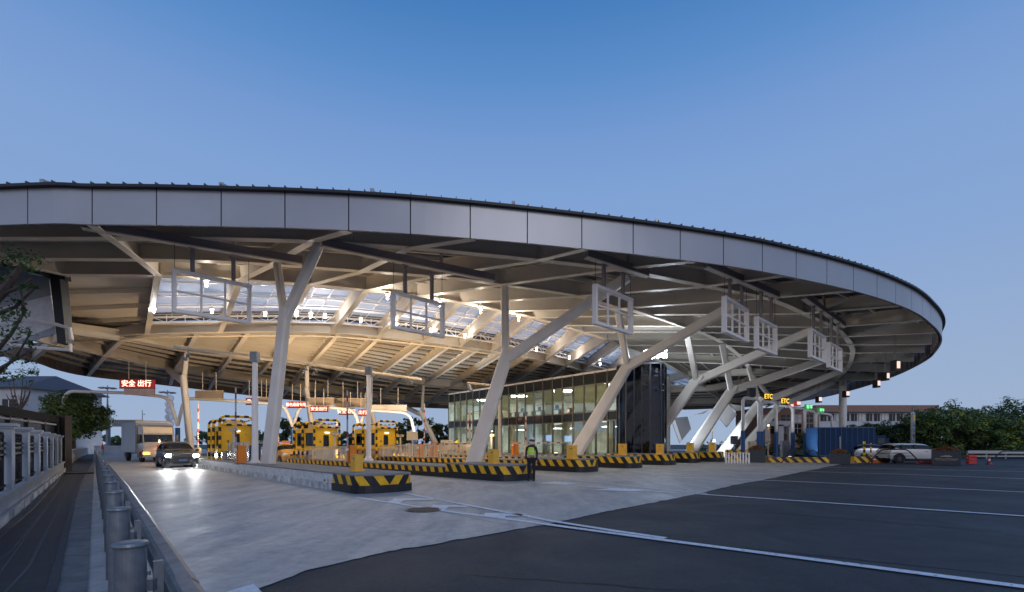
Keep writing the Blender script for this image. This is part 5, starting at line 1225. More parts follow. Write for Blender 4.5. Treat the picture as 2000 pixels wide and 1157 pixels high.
# blue box truck crossing on the right
bp_=P(1640,868,47); bp_.z=0; bt_=empty('blue_truck',bp_,'plain dark blue box truck crossing behind the flower planter on the right','truck',rz=R(-6))
b=MB(); b.box((0,0,1.75),(5.2,2.3,2.75)); b.build('cargo_box',M['p_blue'],bt_,bevel=.04)
b=MB()
for k in range(11): b.box((-2.4+.48*k,-1.165,1.75),(.04,.02,2.6))
b.box((0,-1.17,.42),(5.2,.05,.09)); b.box((0,-1.17,3.08),(5.2,.05,.08)); b.build('side_rib',M['blue'],bt_)
b=MB(); vs=[(2.65,.4),(2.65,2.3),(3.4,2.3),(3.85,1.6),(3.9,.4)]; b.add([V(x,-1.05,z) for x,z in vs]+[V(x,1.05,z) for x,z in vs],[tuple(range(5)),tuple(range(9,4,-1))]+[(i,(i+1)%5,5+(i+1)%5,5+i) for i in range(5)]); b.build('cab',M['p_blue'],bt_,bevel=.05)
b=MB(); b.box((3.1,-1.06,1.8),(.6,.03,.5)); b.slab([V(3.47,-.95,2.2),V(3.47,.95,2.2),V(3.84,.95,1.66),V(3.84,-.95,1.66)],-.03); b.build('window',M['cglass'],bt_)
for sy in(-1,1):
    for xw in(3.2,-1.8): wheel(bt_,xw,sy*.95,.42,.26)
b=MB(); b.box((.5,0,.5),(6,.8,.2)); b.build('chassis',M['black'],bt_)
# pale van tails behind the hatchback and behind the middle pole
pv=car('pale_car','pale silver car partly hidden behind the white hatchback tail','car',V(P(1705,868,46).x,46,0),FWD(1,-.1),tst,1.7,paint('paint_silver',(.45,.47,.52),.5),(1.25,-1.25),.31); front_kit(pv,2.08,1.7,.74,.7,.48,'white')
vv=car('white_police_car','white and blue car behind the first booth railing','car',V(P(506,868,48).x,48,.004),FWD(.45,-.89),suvst,1.8,M['p_white'],(1.38,-1.38),.34); front_kit(vv,2.24,1.8,.78,.7,.5,'white'); a=MB(); a.box((-.2,0,1.80),(.25,1.0,.12)); a.build('light_bar',M['blue'],vv,bevel=.02)
car_g=car('parked_silver_car','silver car far behind the third booth railing','car',V(P(785,868,60).x,60,.004),FWD(.45,-.89),tst,1.7,paint('paint_grey',(.3,.32,.36),.4),(1.25,-1.25),.31)

# ================================================================ people
def skin(name,chains,mt,parent,sub=2):
    """chains: list of lists of (point, radius); a child chain starts at the coordinates of a vertex already laid"""
    vs=[];es=[];rs=[]
    def idx(p,r):
        for i,q in enumerate(vs):
            if (q-p).length<1e-4: return i
        vs.append(p); rs.append(r); return len(vs)-1
    for c in chains:
        prev=None
        for p,r in c:
            i=idx(Vector(p),r)
            if prev is not None and prev!=i: es.append((prev,i))
            prev=i
    me=bpy.data.meshes.new(name); me.from_pydata([tuple(v) for v in vs],es,[]); me.materials.append(mt)
    o=bpy.data.objects.new(name,me); COL.objects.link(o); m=o.modifiers.new('skin','SKIN'); m.use_smooth_shade=True
    lay=me.skin_vertices[0] if me.skin_vertices else None
    if lay is None:
        bm=bmesh.new(); bm.from_mesh(me); bm.verts.layers.skin.verify(); bm.to_mesh(me); bm.free(); lay=me.skin_vertices[0]
    for i,r in enumerate(rs):
        rr=r if isinstance(r,tuple) else (r,r); lay.data[i].radius=rr; lay.data[i].use_root=(i==0)
    s_=o.modifiers.new('s','SUBSURF'); s_.levels=s_.render_levels=sub
    if parent: o.parent=parent
    return o
def person(loc,rz,label,top,legs,vest,vestm,hat,h=1.72,mask=False,pose='stand'):
    k=h/1.75; t=empty('person',loc,label,'person',rz=rz)
    def S_(c): return [(Vector(p)*k,(r*k if not isinstance(r,tuple) else (r[0]*k,r[1]*k))) for p,r in c]
    # figure faces -y
    legL=[((0,0,.98),(.15,.11)),((.10,0,.90),(.10,.10)),((.11,-.01,.50),.068),((.11,.02,.14),.045),((.11,.0,.05),.04)]
    legR=[((0,0,.98),(.15,.11)),((-.10,0,.90),(.10,.10)),((-.115,-.02,.50),.068),((-.12,.01,.14),.045),((-.12,-.01,.05),.04)]
    body=skin('body',[S_([((0,0,.98),(.15,.11)),((0,0,1.15),(.145,.10)),((0,.005,1.32),(.17,.115)),((0,.01,1.44),(.12,.085)),((0,0,1.52),(.055,.055)),((0,-.005,1.60),(.06,.07)),((0,-.01,1.68),(.075,.09)),((0,-.005,1.745),(.05,.06))])],M['skin'],t)
    skin('trousers',[S_(legL),S_(legR)],legs,t)
    aL=[((0,.01,1.38),(.17,.11)),((.19,.01,1.40),.062),((.235,.02,1.12),.046),((.23,-.04,.90),.036)]; aR=[((0,.01,1.38),(.17,.11)),((-.19,.01,1.40),.062),((-.235,.02,1.12),.046),((-.22,-.05,.90),.036)]
    skin('jacket',[S_([((0,0,1.0),(.165,.12)),((0,0,1.18),(.16,.115)),((0,.01,1.38),(.17,.11)),((0,.01,1.49),(.085,.08)),((0,.005,1.555),(.066,.066))]),S_(aL),S_(aR)],top,t)
    for s,w in((1,V(.23,-.04,.88)),(-1,V(-.22,-.05,.88))):
        pts=[S_([(w,.026),(w+V(0,-.005,-.05),(.034,.018)),(w+V(0,-.01,-.085),(.034,.014))])]
        for f_,(dy,ln) in enumerate(((-.028,.06),(-.010,.072),(.009,.068),(.026,.052))):
            b0=w+V(0,-.01,-.085); pts.append(S_([(b0,(.034,.014)),(b0+V(0,dy,-.012),.009),(b0+V(-s*.008,dy,-ln*.6),.008),(b0+V(-s*.022,dy,-ln),.007)]))
        pts.append(S_([(w+V(0,-.005,-.05),(.034,.018)),(w+V(0,-.045,-.06),.010),(w+V(-s*.006,-.055,-.095),.008)]))
        skin('hand',pts,M['skin'],t,1)
    for s in(-1,1):
        b=MB(); b.sphere((s*.115*k,-.05*k,.045*k),.055*k,10,sc=(.85,2.2,.8)); b.build('shoe',M['black'],t,smooth=True)
    if vest:
        skin('vest',[S_([((0,0,1.02),(.205,.155)),((0,0,1.2),(.20,.152)),((0,.01,1.34),(.20,.15)),((0,.01,1.45),(.15,.115))])],vestm,t)
        for z in(1.12,1.24):
            b=MB(); b.tube([V(.172*k*math.cos(a),.130*k*math.sin(a),z*k) for a in [2*PI*q/20 for q in range(21)]],.014*k,6); b.build('reflective_band',M['silver'],t)
    b=MB(); b.sphere((0,.012*k,1.70*k),.095*k,14,sc=(.88,1.05,.9)); b.build('hair',M['hair'],t,smooth=True)
    b=MB()
    for s in(-1,1): b.sphere((s*.03*k,-.092*k,1.665*k),.010*k,6)
    b.build('eyes',M['dark'],t); b=MB(); b.add([V(-.012,-.085,1.67)*k,V(.012,-.085,1.67)*k,V(.014,-.088,1.63)*k,V(-.014,-.088,1.63)*k,V(0,-.118,1.635)*k],[(0,4,1),(1,4,2),(2,4,3),(3,4,0)]); b.build('nose',M['skin'],t)
    for s in(-1,1): b=MB(); b.sphere((s*.082*k,0,1.655*k),.022*k,8,sc=(.4,.8,1.3)); b.build('ear',M['skin'],t,smooth=True)
    if mask: b=MB(); b.sphere((0,-.072*k,1.615*k),.055*k,10,sc=(.95,.65,.9)); b.build('face_mask',M['white'],t,smooth=True)
    if hat:
        b=MB(); b.tube([V(0,.005,1.70)*k,V(0,.005,1.73)*k,V(0,.01,1.76)*k,V(0,.01,1.80)*k,V(0,.01,1.815)*k],[.092*k,.095*k,.135*k,.125*k,.05*k],20); c_=b.build('cap',M['white'],t,smooth=True)
        b=MB(); b.tube([V(0,.005,1.695)*k,V(0,.005,1.735)*k],.098*k,20); b.sphere((0,-.10*k,1.70*k),.07*k,10,sc=(1,.7,.15)); b.sphere((0,-.10*k,1.755*k),.016*k,6); b.build('cap_band',M['uniform'],c_)
    return t
pp0=G(1038,940); pp0.z=.004
person(pp0,R(-14),'police officer in white cap, face mask and hi-vis vest standing beside the second island nose',M['uniform'],M['uniform'],True,M['hivis'],True,1.70,True)
wk=P(893,888,50); person(V(wk.x,wk.y,wk.z),R(165),'worker in yellow vest and jeans seen from behind at the cream machines',M['hivisy'],M['jeans'],True,M['hivisy'],False,1.66)

# ================================================================ vegetation
def crownmesh(cx,rx,ry,rz_,nclump,nleaf,ls,rnd,gap=.35,flat=.0):
    b=MB(); C=Vector(cx)
    cl=[]
    for i in range(nclump):
        while True:
            q=V(rnd.uniform(-1,1),rnd.uniform(-1,1),rnd.uniform(-.85,1))
            if .25<q.length<1: break
        q=q*(.72+.28*rnd.random())
        cl.append((C+V(q.x*rx,q.y*ry,q.z*rz_),rnd.uniform(.16,.30)*min(rx,rz_)*1.15,rnd.random()))
    for c,r,h in cl:
        mi=0 if h<.45 else (1 if h<.85 else 2)
        for j in range(nleaf):
            d=V(rnd.gauss(0,1),rnd.gauss(0,1),rnd.gauss(0,1)).normalized(); p=c+V(d.x,d.y,d.z*.75)*r*(.55+.55*rnd.random())
            n=(d+V(rnd.uniform(-.7,.7),rnd.uniform(-.7,.7),rnd.uniform(-.2,.9))).normalized(); a=n.cross(V(rnd.random(),rnd.random(),rnd.random())).normalized(); e=n.cross(a); s=ls*rnd.uniform(.6,1.3)
            b.add([p-a*s,p-e*s*.55,p+a*s,p+e*s*.55],[(0,1,2,3)],mi if rnd.random()<.8 else (mi+1)%3)
    return b,cl
def tree(loc,h,rx,rz_,label,seed,mats=('leafd','leafm','leafd'),nc=60,nl=55,ls=.16,cz=None,group='background trees',trunk=True,ry=None):
    rnd=random.Random(seed); t=empty('tree',loc,label,'tree',group); cz=h-rz_ if cz is None else cz
    b,cl=crownmesh((0,0,cz),rx,ry or rx,rz_,nc,nl,ls,rnd); b.build('crown',[M[m] for m in mats],t)
    m=MB(); m.tube([V(0,0,-.05),V(.05,0,h*.2),V(-.05,.05,cz*.8),V(0,0,cz+rz_*.4)],[.045*h*.5+.05,.035*h*.5+.03,.02*h*.5+.02,.02],8)
    for c,r,_ in cl[:12]: st_=V(0,0,cz*.55+rnd.random()*rz_*.4); m.tube([st_,st_.lerp(c,.5)+V(0,0,.15),c],[.06,.04,.015],5)
    m.build('trunk',M['bark'],t); return t
tb=P(143,868,52)
tree(V(tb.x,tb.y,0),8.4,3.25,3.1,'big rounded dark green tree behind the white gantry on the left',11,('leafd','leafm','leafm'),190,110,.13,4.5,None)
for i,(x,ytop,D,rx,lab) in enumerate(((20,800,75,5,'dark tree behind the white house roofs'),(230,846,120,5,'low far tree left of the truck'),(250,850,130,6,'low far tree behind the truck'),(405,838,110,6,'far tree between the far column and the first booth'),(440,836,115,6,'far tree behind the first yellow booth'),(478,825,100,5,'far tree right of the first booth'),(520,833,105,5,'far tree left of the front column'),(575,812,85,5.5,'round far tree between the front column and the middle booth'),(612,826,95,4,'far tree behind the middle booth'),(650,838,110,6,'far tree between middle and right booths'),(700,840,115,6,'far tree behind the right booth'),(770,835,95,5,'far tree left of the square cream panel'),(815,812,80,5.5,'feathery tall tree left of the far leaning column'),(850,828,90,5,'far tree at the left corner of the glass building'))):
    h=ZC+(YH-ytop)/F*D; c=P(x,868,D); tree(V(c.x,c.y,0),h,rx,h*.45,lab,20+i,('leafd','far','leafm'),34,46,.30,h*.55)
rt=[(1600,833,70,3.2,'dark low shrub tree left of the round white pylon',('leafd','far','leafm')),(1670,826,66,4.2,'dark tree right of the round white pylon',('leafd','leafd','leafm')),(1715,820,64,4,'dark tree left of the tall signpost',('leafd','leafd','far')),(1752,822,62,3.6,'dark tree directly left of the tall signpost',('leafd','leafd','far')),(1810,798,60,3.6,'loose tree right of the signpost',('leafd','leafm','leafm')),(1858,782,58,4.2,'tallest feathery tree with bare twigs above the right planter',('leafm','leafd','leafy')),(1905,798,58,3.4,'yellow-green tree right of the right planter',('leafm','leafy','leafd')),(1945,786,62,4.4,'dark round tree second from the right edge',('leafd','leafd','leafm')),(1990,770,60,4.8,'dark tree at the right edge of the photo',('leafd','leafd','leafm')),(1975,815,54,2.6,'small yellow-green bush tree at the right edge',('leafy','leafm','leafd'))]
for i,(x,ytop,D,rx,lab,ms) in enumerate(rt):
    h=ZC+(YH-ytop)/F*D; c=P(x,868,D); tree(V(c.x,c.y,0),h,rx,h*.47,lab,60+i,ms,85,80,.15,h*.52,'row of trees on the right verge')
# hedge under the trees (ground cover)
rnd=random.Random(9); b=MB()
for i in range(7000):
    x=rnd.uniform(24,75); y=66+rnd.uniform(-1,1)*1.2; z=abs(rnd.gauss(.5,.5)); 
    if z>2.0: continue
    p=V(x,y,z); a=V(rnd.uniform(-1,1),rnd.uniform(-1,1),rnd.uniform(-1,1)).normalized(); e=a.cross(V(rnd.random(),.3,.5)).normalized(); s=.17; b.add([p-a*s,p-e*s*.6,p+a*s,p+e*s*.6],[(0,1,2,3)],rnd.randint(0,1))
tag(b.build('undergrowth',[M['leafd'],M['far']]),'dark undergrowth at the foot of the right tree row','undergrowth',kind='stuff')
# lawn strip
b=MB(); b.quad(V(34,52,.05),V(110,50,.05),V(110,72,.9),V(34,72,.9)); tag(b.build('lawn',M['grass']),kind='structure')
# near tree, left edge: a branch with leaf tufts reaching into view
nt_=empty('tree',V(-10.6,8.6,0),'near tree at the left edge reaching leafy twigs across the canopy end','tree')
rnd=random.Random(4); D_=8.6; o=V(-10.6,8.6,0); m=MB()
def pb(x,y,d=0): return P(x,y,D_+d)
br=[[pb(-140,870),pb(-130,760),pb(-70,640),pb(0,575),pb(28,540),pb(46,517)],[pb(0,575),pb(30,565),pb(62,545)],[pb(-20,700,.4),pb(20,655,.3),pb(48,610,.2),pb(40,560,.1)],[pb(-100,800,.3),pb(-20,745,.3),pb(30,700,.2),pb(60,650,.1)],[pb(-20,620,.4),pb(30,600,.4),pb(68,563,.4)],[pb(-60,760,.3),pb(0,720,.2),pb(52,690,.2)]]
for i,bb_ in enumerate(br): m.tube(bb_,[.15,.13,.10,.085,.07,.05][:len(bb_)] if i==0 else [.05,.03,.02,.012][:len(bb_)],7)
m.tube([V(-12.1,8.6,0),V(-12.0,8.6,1.2),pb(-140,870)],[.26,.22,.15],9); m.build('trunk',M['bark'],nt_,o=o)
b=MB(); tuf=[(12,492,18),(30,500,16),(55,508,16),(72,505,12),(40,520,12),(5,512,14),(60,528,10),(20,530,14),(0,545,14),(12,575,14),(40,590,10),(48,606,9),(28,612,12),(10,620,14),(35,640,14),(55,650,12),(60,672,12),(30,668,15),(8,655,16),(5,690,16),(25,702,15),(50,705,12),(62,728,10),(30,735,13),(8,728,15),(-5,600,18),(-10,640,20),(-15,500,22),(66,560,6),(45,560,7),(-5,740,14)]
for x,y,r in tuf:
    cc=pb(x,y,rnd.uniform(-.4,.5)); rr=r/F*D_*1.25
    for j in range(46):
        d=V(rnd.gauss(0,1),rnd.gauss(0,1),rnd.gauss(0,.7)).normalized(); p=cc+d*rr*rnd.uniform(.1,1.15); a=V(rnd.uniform(-1,1),rnd.uniform(-1,1),rnd.uniform(-.6,.5)).normalized(); e=a.cross(V(.2,.3,1)).normalized(); s=rnd.uniform(.028,.055)
        b.add([p-a*s,p-e*s*.42+V(0,0,-.006),p+a*s,p+e*s*.42],[(0,1,2,3)],0 if rnd.random()<.5 else (1 if rnd.random()<.8 else 2))
b.build('crown',[M['leafd'],M['leafm'],M['leafy']],nt_,o=o)
# small bare cloud-pruned tree before the white house
st0=P(38,868,30); st0.z=0; t=empty('tree',st0,'small nearly bare tree with orange-brown twigs before the white house','tree'); m=MB(); z0_=ZC+(YH-795)/F*30
m.tube([V(0,0,0),V(0,0,z0_)],[.16,.12],8)
for x,y in((18,748),(25,735),(45,725),(52,745),(65,738),(12,770),(60,765)): q=P(x,y,30)-st0; m.tube([V(0,0,z0_-.3),V(q.x*.7,0,(z0_+q.z)/2-.1),q],[.05,.032,.014],6)
m.build('trunk',mat('bark_red',(.10,.07,.06),.8),t); rnd=random.Random(8); b=MB()
for x,y,r in((18,745,8),(42,725,10),(58,728,9),(66,722,8),(35,790,12),(28,775,8),(60,745,6),(45,780,7)):
    cc=P(x,y,30)-st0
    for j in range(60):
        d=V(rnd.gauss(0,1),rnd.gauss(0,1),rnd.gauss(0,.8)).normalized(); p=cc+d*(r/F*30)*rnd.random()*1.2; a=V(rnd.uniform(-1,1),rnd.uniform(-1,1),rnd.uniform(-1,1)).normalized(); e=a.cross(V(.2,.3,1)).normalized(); s=.05; b.add([p-a*s,p-e*s*.5,p+a*s,p+e*s*.5],[(0,1,2,3)],rnd.randint(0,1))
b.build('crown',[M['leafd'],M['leafm']],t)

# ================================================================ buildings and masts behind
def house(x0,x1,ye,yr,D,dep,label,wallm,win=True):
    a=P(x0,868,D); c=P(x1,868,D); w=c.x-a.x; ze=ZC+(YH-ye)/F*D; zr=ZC+(YH-yr)/F*D; t=empty('house',V(a.x,D,0),label,'house')
    b=MB(); b.box((w/2,dep/2,ze/2),(w,dep,ze)); b.build('wall',wallm,t)
    b=MB(); e=.6; b.add([V(-e,-e,ze),V(w+e,-e,ze),V(w+e,dep+e,ze),V(-e,dep+e,ze),V(w*.2,dep/2,zr),V(w*.8,dep/2,zr)],[(0,1,5,4),(1,2,5),(2,3,4,5),(3,0,4)]); b.box((w/2,dep/2,ze-.08),(w+1.3,dep+1.3,.14)); b.build('roof',M['rooftile'],t)
    if win:
        n=max(1,int(w/3))
        for z in(ze*.35,ze*.75):
            for k in range(n): b=MB(); b.box((w*(k+.5)/n,-.03,z),(w/n*.5,.06,1.3)); f_=b.build('window',M['glassdark'],t); b=MB(); b.box((w*(k+.5)/n,-.07,z),(.06,.04,1.3)); b.box((w*(k+.5)/n,-.05,z-.68),(w/n*.56,.1,.06)); b.build('frame',M['white'],f_)
    return t
house(-60,44,756,722,62,12,'white house with grey hipped roof behind the dark kiosk',M['white2']); house(46,82,792,756,70,10,'lower white house with grey roof right of the bare small tree',M['white2'])
def mast(x,yt,D,label,ring=True):
    p=P(x,868,D); h=ZC+(YH-yt)/F*D; t=empty('light_mast',V(p.x,p.y,0),label,'light mast','high light masts'); b=MB(); b.tube([V(0,0,0),V(0,0,h)],[.0035*D*.9+.05,.08],10); b.build('pole',M['galv'],t)
    if ring:
        b=MB(); r_=.011*D; b.tube([V(r_*math.cos(a),r_*math.sin(a),h-.5) for a in [2*PI*k/20 for k in range(21)]],.06,6)
        for k in range(4): b.bar(V(0,0,h-.4),V(r_*math.cos(k*PI/2),r_*math.sin(k*PI/2),h-.5),.08,.08)
        b.build('ring',M['galv'],t)
        for k in range(8): a=2*PI*k/8; b=MB(); b.box((r_*1.1*math.cos(a),r_*1.1*math.sin(a),h-.55),(.5,.4,.25)); b.build('floodlight',M['galv'],t)
mast(210,753,95,'high light mast with ring of floodlights right of the big round tree'); mast(327,762,100,'high light mast left of the V pipe behind the truck')
p=P(278,868,90); t=empty('antenna_mast',V(p.x,90,0),'thin antenna mast above the truck','mast'); b=MB(); h=ZC+(YH-801)/F*90; b.tube([V(0,0,0),V(0,0,h)],[.15,.05],6); b.build('pole',M['galv'],t); b=MB(); b.box((-.35,0,h-2.4),(.7,.1,.5)); b.box((.35,0,h-.8),(.3,.1,.15)); b.build('antenna',M['galv'],t)
p=P(331,868,80); t=empty('ball_tower',V(p.x,80,0),'slender white tower of stacked lattice balls behind the truck cab','tower')
for k,y in enumerate((778,790,802,815,828,841)):
    z=ZC+(YH-y)/F*80; b=MB(); r_=.62
    for q in range(6):
        a=PI*q/6; b.tube([V(r_*math.cos(s)*math.cos(a),r_*math.cos(s)*math.sin(a),z+r_*math.sin(s)) for s in [2*PI*j/14 for j in range(15)]],.035,4)
    for s in(-.5,0,.5): b.tube([V(r_*math.cos(s)*math.cos(a),r_*math.cos(s)*math.sin(a),z+r_*math.sin(s)) for a in [2*PI*j/14 for j in range(15)]],.035,4)
    b.build('lattice_ball',M['white'],t)
b=MB(); b.tube([V(0,0,0),V(0,0,ZC+(YH-768)/F*80)],[.16,.06],8); b.build('mast',M['white'],t)
# overhead sign frame and red number board left of truck
p=P(213,868,85); t=empty('sign_gantry',V(p.x,85,0),'overhead road sign frame seen from behind, left of the truck','sign gantry'); b=MB(); b.tube([V(0,0,0),V(0,0,ZC+(YH-818)/F*85)],.22,8); b.build('post',M['galv'],t); b=MB(); w=50/F*85; z=ZC+(YH-827)/F*85
for zz in(z-.55,z+.55): b.box((w/2+.6,0,zz),(w+1.2,.12,.12))
for k in range(12): b.box((.6+w*k/11,0,z),(.07,.1,1.1))
b.build('frame',M['steel_dark'],t); b=MB(); b.box((w/2+.6,.1,z),(w,.05,1.1)); b.build('sign_back',M['fascia'],t)
p=P(244,868,58); t=empty('led_board',V(p.x,58,0),'tall narrow pink-lit LED board left of the truck','LED sign'); b=MB(); b.box((0,0,(ZC+(YH-851)/F*58)),(.55,.2,2.3)); b.build('board',M['ledred'],t); b=MB()
for k in range(7): b.box((0,-.11,ZC+(YH-851)/F*58-.95+.31*k),(.38,.02,.10))
b.build('led_row',M['e_pale'],t); b=MB(); b.tube([V(0,0,0),V(0,0,1.6)],.07,8); b.build('post',M['galv'],t)
b=MB(); b.tube([V(0,0,0),V(0,0,.04),V(0,0,.95)],[.24,.18,.03],14); o=b.build('traffic_cone',M['pinkred']); o.location=G(200,889,.0)+V(0,0,.8); tag(o,'tall red cone standing at the far end of the guardrail','cone')
b=MB(); b.tube([V(0,0,-.8),V(0,0,0)],.2,10); o2=b.build('plinth',M['wall'],o)
# brown building behind right
Db=85; a=P(1478,868,Db); c=P(1600,868,Db); t=empty('brown_building',V(a.x,Db,0),'brown clad building with white portal frames behind the blue-legged arches','building'); w=c.x-a.x; hh=ZC+(YH-797)/F*Db
b=MB(); b.box((w/2,4,hh/2),(w,8,hh)); b.build('wall',M['brick'],t)
for r0,z in((0,ZC+(YH-818)/F*Db),(1,ZC+(YH-838)/F*Db)):
    for k in range(5): b=MB(); b.box((w*(k+.5)/5.4,-.03,z),(w*.13,.06,1.4 if r0==0 else 1.7)); f_=b.build('window',M['glassdark'] if (k+r0)%3 else M['white2'],t); b=MB(); b.box((w*(k+.5)/5.4,-.08,z),(.08,.05,1.5)); b.box((w*(k+.5)/5.4,-.08,z+.1),(w*.13,.05,.08)); b.build('frame',M['steel_dark'],f_)
wf=MB()
for xx in(1492,1518,1538): q=P(xx,868,Db).x-a.x; wf.box((q,-1.0,2.4),(.9,.5,5.0))
q0=P(1490,868,Db).x-a.x; q1=P(1540,868,Db).x-a.x; wf.box(((q0+q1)/2,-1.0,5.1),(q1-q0,.5,.9)); wf.build('portal_frame',M['white2'],t)
a2=P(1590,868,95); c2=P(1830,868,95); t=empty('long_brown_building',V(a2.x,95,0),'long brown-roofed building with a row of windows behind the right trees','building'); w=c2.x-a2.x; zr=ZC+(YH-792)/F*95; zl=ZC+(YH-805)/F*95
b=MB(); b.box((w/2,5,(zl+zr)/2),(w,11,zr-zl)); b.build('roof_band',M['brick'],t); b=MB(); b.box((w/2,5.5,zl/2-.02),(w-1,9.6,zl-.05)); b.build('wall',M['white2'],t)
for k in range(16): b=MB(); b.box((w*(k+.5)/16,.62,zl-1.0),(w/16*.72,.1,1.5)); f_=b.build('window',M['glassdark'] if k%3 else M['roomwall'],t); b=MB(); b.box((w*(k+.5)/16,.54,zl-1.0),(.08,.06,1.5)); b.build('frame',M['steel_dark'],f_)
# seams on the roof band
b=MB()
for k in range(60): b.box((w*k/60,-.52,(zl+zr)/2),(.03,.05,zr-zl))
b.build('band_seam',M['brick'],t)
# folded white panels (far canopy end shapes)
def panels(D,polys,label,nm='folded_cladding',cat_='cladding'):
    o=P(polys[0][0][0][0],868,D); o.z=0; t=empty(nm,o,label,cat_)
    for i,(pts,mt) in enumerate(polys): b=MB(); b.slab([P(x,y,D+(i*.9)) for x,y in pts],.25); b.build('panel',M[mt],t,o=o)
    return t
panels(66,[([(1312,822),(1318,819),(1333,862),(1328,866)],'white'),([(1318,816),(1343,814),(1350,838),(1333,859)],'fascia')],'white folded panel leaning behind the third and fourth columns')
panels(64,[([(1403,814),(1423,790),(1439,810),(1420,835)],'white'),([(1424,789),(1450,793),(1449,802),(1438,803)],'white')],'white diamond panel between the bluish columns')
panels(74,[([(1356,811),(1384,801),(1376,808)],'white')],'thin white sliver panel under the far roof')
# street lamps with orange glow
for x,y,D,l in((1388,835,70,'street lamp glowing orange between the bluish columns'),(1499,830,75,'street lamp glowing orange before the brown building')):
    p=P(x+3,868,D); t=empty('street_lamp',V(p.x,D,0),l,'street lamp','street lamps'); h=ZC+(YH-y)/F*D; b=MB(); b.tube([V(0,0,0),V(0,0,h),V(-.25,0,h+.1)],[.09,.06,.04],8); b.build('post',M['cream'],t); b=MB(); b.sphere((-.3,0,h),.20,10); b.build('lamp_head',M['e_warm'],t)
# grey cabinets, signal box, spotlight by right islands
def cab_(x,y0,y1,w,D,mt,label,ped=0):
    p=P(x,868,D); z1=ZC+(YH-y1)/F*D; t=empty('cabinet',V(p.x,D,0),label,'cabinet','roadside cabinets'); z0=ZC+(YH-y0)/F*D if ped else 0; b=MB(); b.box((0,0,(z0+z1)/2),(w,.5,z1-z0)); b.build('housing',M[mt],t,bevel=.03); b=MB(); b.box((0,-.26,(z0+z1)/2),(w*.82,.02,(z1-z0)*.85)); b.build('door',M[mt],t)
    if ped: b=MB(); b.cyl(V(0,0,0),.07,z0,8); b.build('post',M['galv'],t)
cab_(1434,868,852,.55,48,'dark','dark signal box on a post before the bluish column',1); cab_(1533,890,861,.8,52,'fascia','grey cabinet before the fourth arch'); cab_(1470,890,862,.75,50,'cream','pale cabinet with warning mark left of the second arch'); cab_(1393,890,858,.45,54,'steel_dark','slim grey cabinet right of the fourth column')
# flower planters
def planter(x,y,w,label,lit=False,h=.85):
    p=G(x,y); p=p+V(0,w*.4,0); t=empty('flower_planter',p,label,'planter','dark stone flower planters',rz=-math.atan2(p.x,p.y)*.92); b=MB(); b.box((0,0,h/2),(w,w*.8,h)); b.box((0,0,h-.03),(w+.06,w*.8+.06,.06)); b.build('box',M['stoneb'],t,bevel=.012)
    rnd=random.Random(int(x)); b=MB()
    for i in range(900):
        a=rnd.uniform(0,2*PI); r_=rnd.random()**.5; q=V(r_*w*.46*math.cos(a),r_*w*.36*math.sin(a),h+.02+rnd.random()*.26*(1.1-r_*r_)); e=V(rnd.uniform(-1,1),rnd.uniform(-1,1),rnd.uniform(-.2,1)).normalized(); f_=e.cross(V(.3,.8,.1)).normalized(); s=.045; b.add([q-e*s,q-f_*s,q+e*s,q+f_*s],[(0,1,2,3)],0 if rnd.random()<.5 else (1 if rnd.random()<.5 else 2))
    b.build('flowers',[M['leafo'],M['leafd'],mat('flowers_dark',(.16,.05,.02),.8) if 'flowers_dark' not in bpy.data.materials else bpy.data.materials['flowers_dark']],t)
    if lit:
        b=MB(); b.box((.0,-w*.4-.012,h*.60),(w*.4,.02,.05)); b.box((.03,-w*.4-.012,h*.65),(w*.22,.02,.03))
        for k in range(9): b.box((-w*.36+w*.09*k,-w*.4-.012,h*.42+.02*math.sin(k*1.6)),(w*.08,.02,.035)); b.box((-w*.32+w*.08*k,-w*.4-.012,h*.33),(w*.05,.02,.02))
        b.build('relief',mat('relief_metal',(.5,.42,.34),.4,.5),t)
M['stoneb']=mat('dark_stone',(.035,.042,.055),.35,0,.3,12)
planter(1649,907,1.30,'dark stone planter of orange flowers before the blue truck'); planter(1862,909,1.55,'dark stone planter with pale relief and orange flowers at the hatchback nose',True,1.05); planter(1484,904,1.25,'near-black planter with spot reflection left of the striped barrier',False,1.1)
# black tube crash barriers
def tubebar(x0,x1,y,h,label,slant=(.32,.32)):
    a,c=G(x0,y),G(x1,y); L_=(c-a).length; t=empty('tube_barrier',a,label,'barrier','black tube barriers',rz=arcang(c-a)); s0,s1=slant[0]*L_,slant[1]*L_
    b=MB(); b.tube(bent([V(0,0,0),V(s0,0,h),V(L_-s1,0,h),V(L_,0,0)],.3),.045,8); b.build('hoop',M['black'],t)
    b=MB()
    for f_ in(.35,.55,.75): b.tube([V(s0*f_,0,h*f_),V(L_-s1*f_,0,h*f_)],.02,6)
    b.build('cross_tube',M['black'],t)
tubebar(1526,1612,905,1.0,'black tube barrier before the long striped barrier',(.2,.24)); tubebar(1694,1800,906.5,1.1,'black tube barrier in front of the white hatchback',(.26,.26)); tubebar(1928,2040,908,1.0,'black tube barrier at the right edge of the photo',(.25,.2))
# white picket fence
a,c=G(1418,905),G(1463,905.5); t=empty('picket_fence',a,'low white picket fence before the seventh island','fence',rz=arcang(c-a)); L_=(c-a).length; b=MB()
for k in range(9): b.box((L_*k/8,0,.42),(.10,.06,.84))
b.build('pickets',M['white'],t); b=MB(); b.box((L_/2,.05,.82),(L_,.04,.05)); b.box((L_/2,.05,.2),(L_,.04,.05)); b.build('rail',M['ybox'],t)
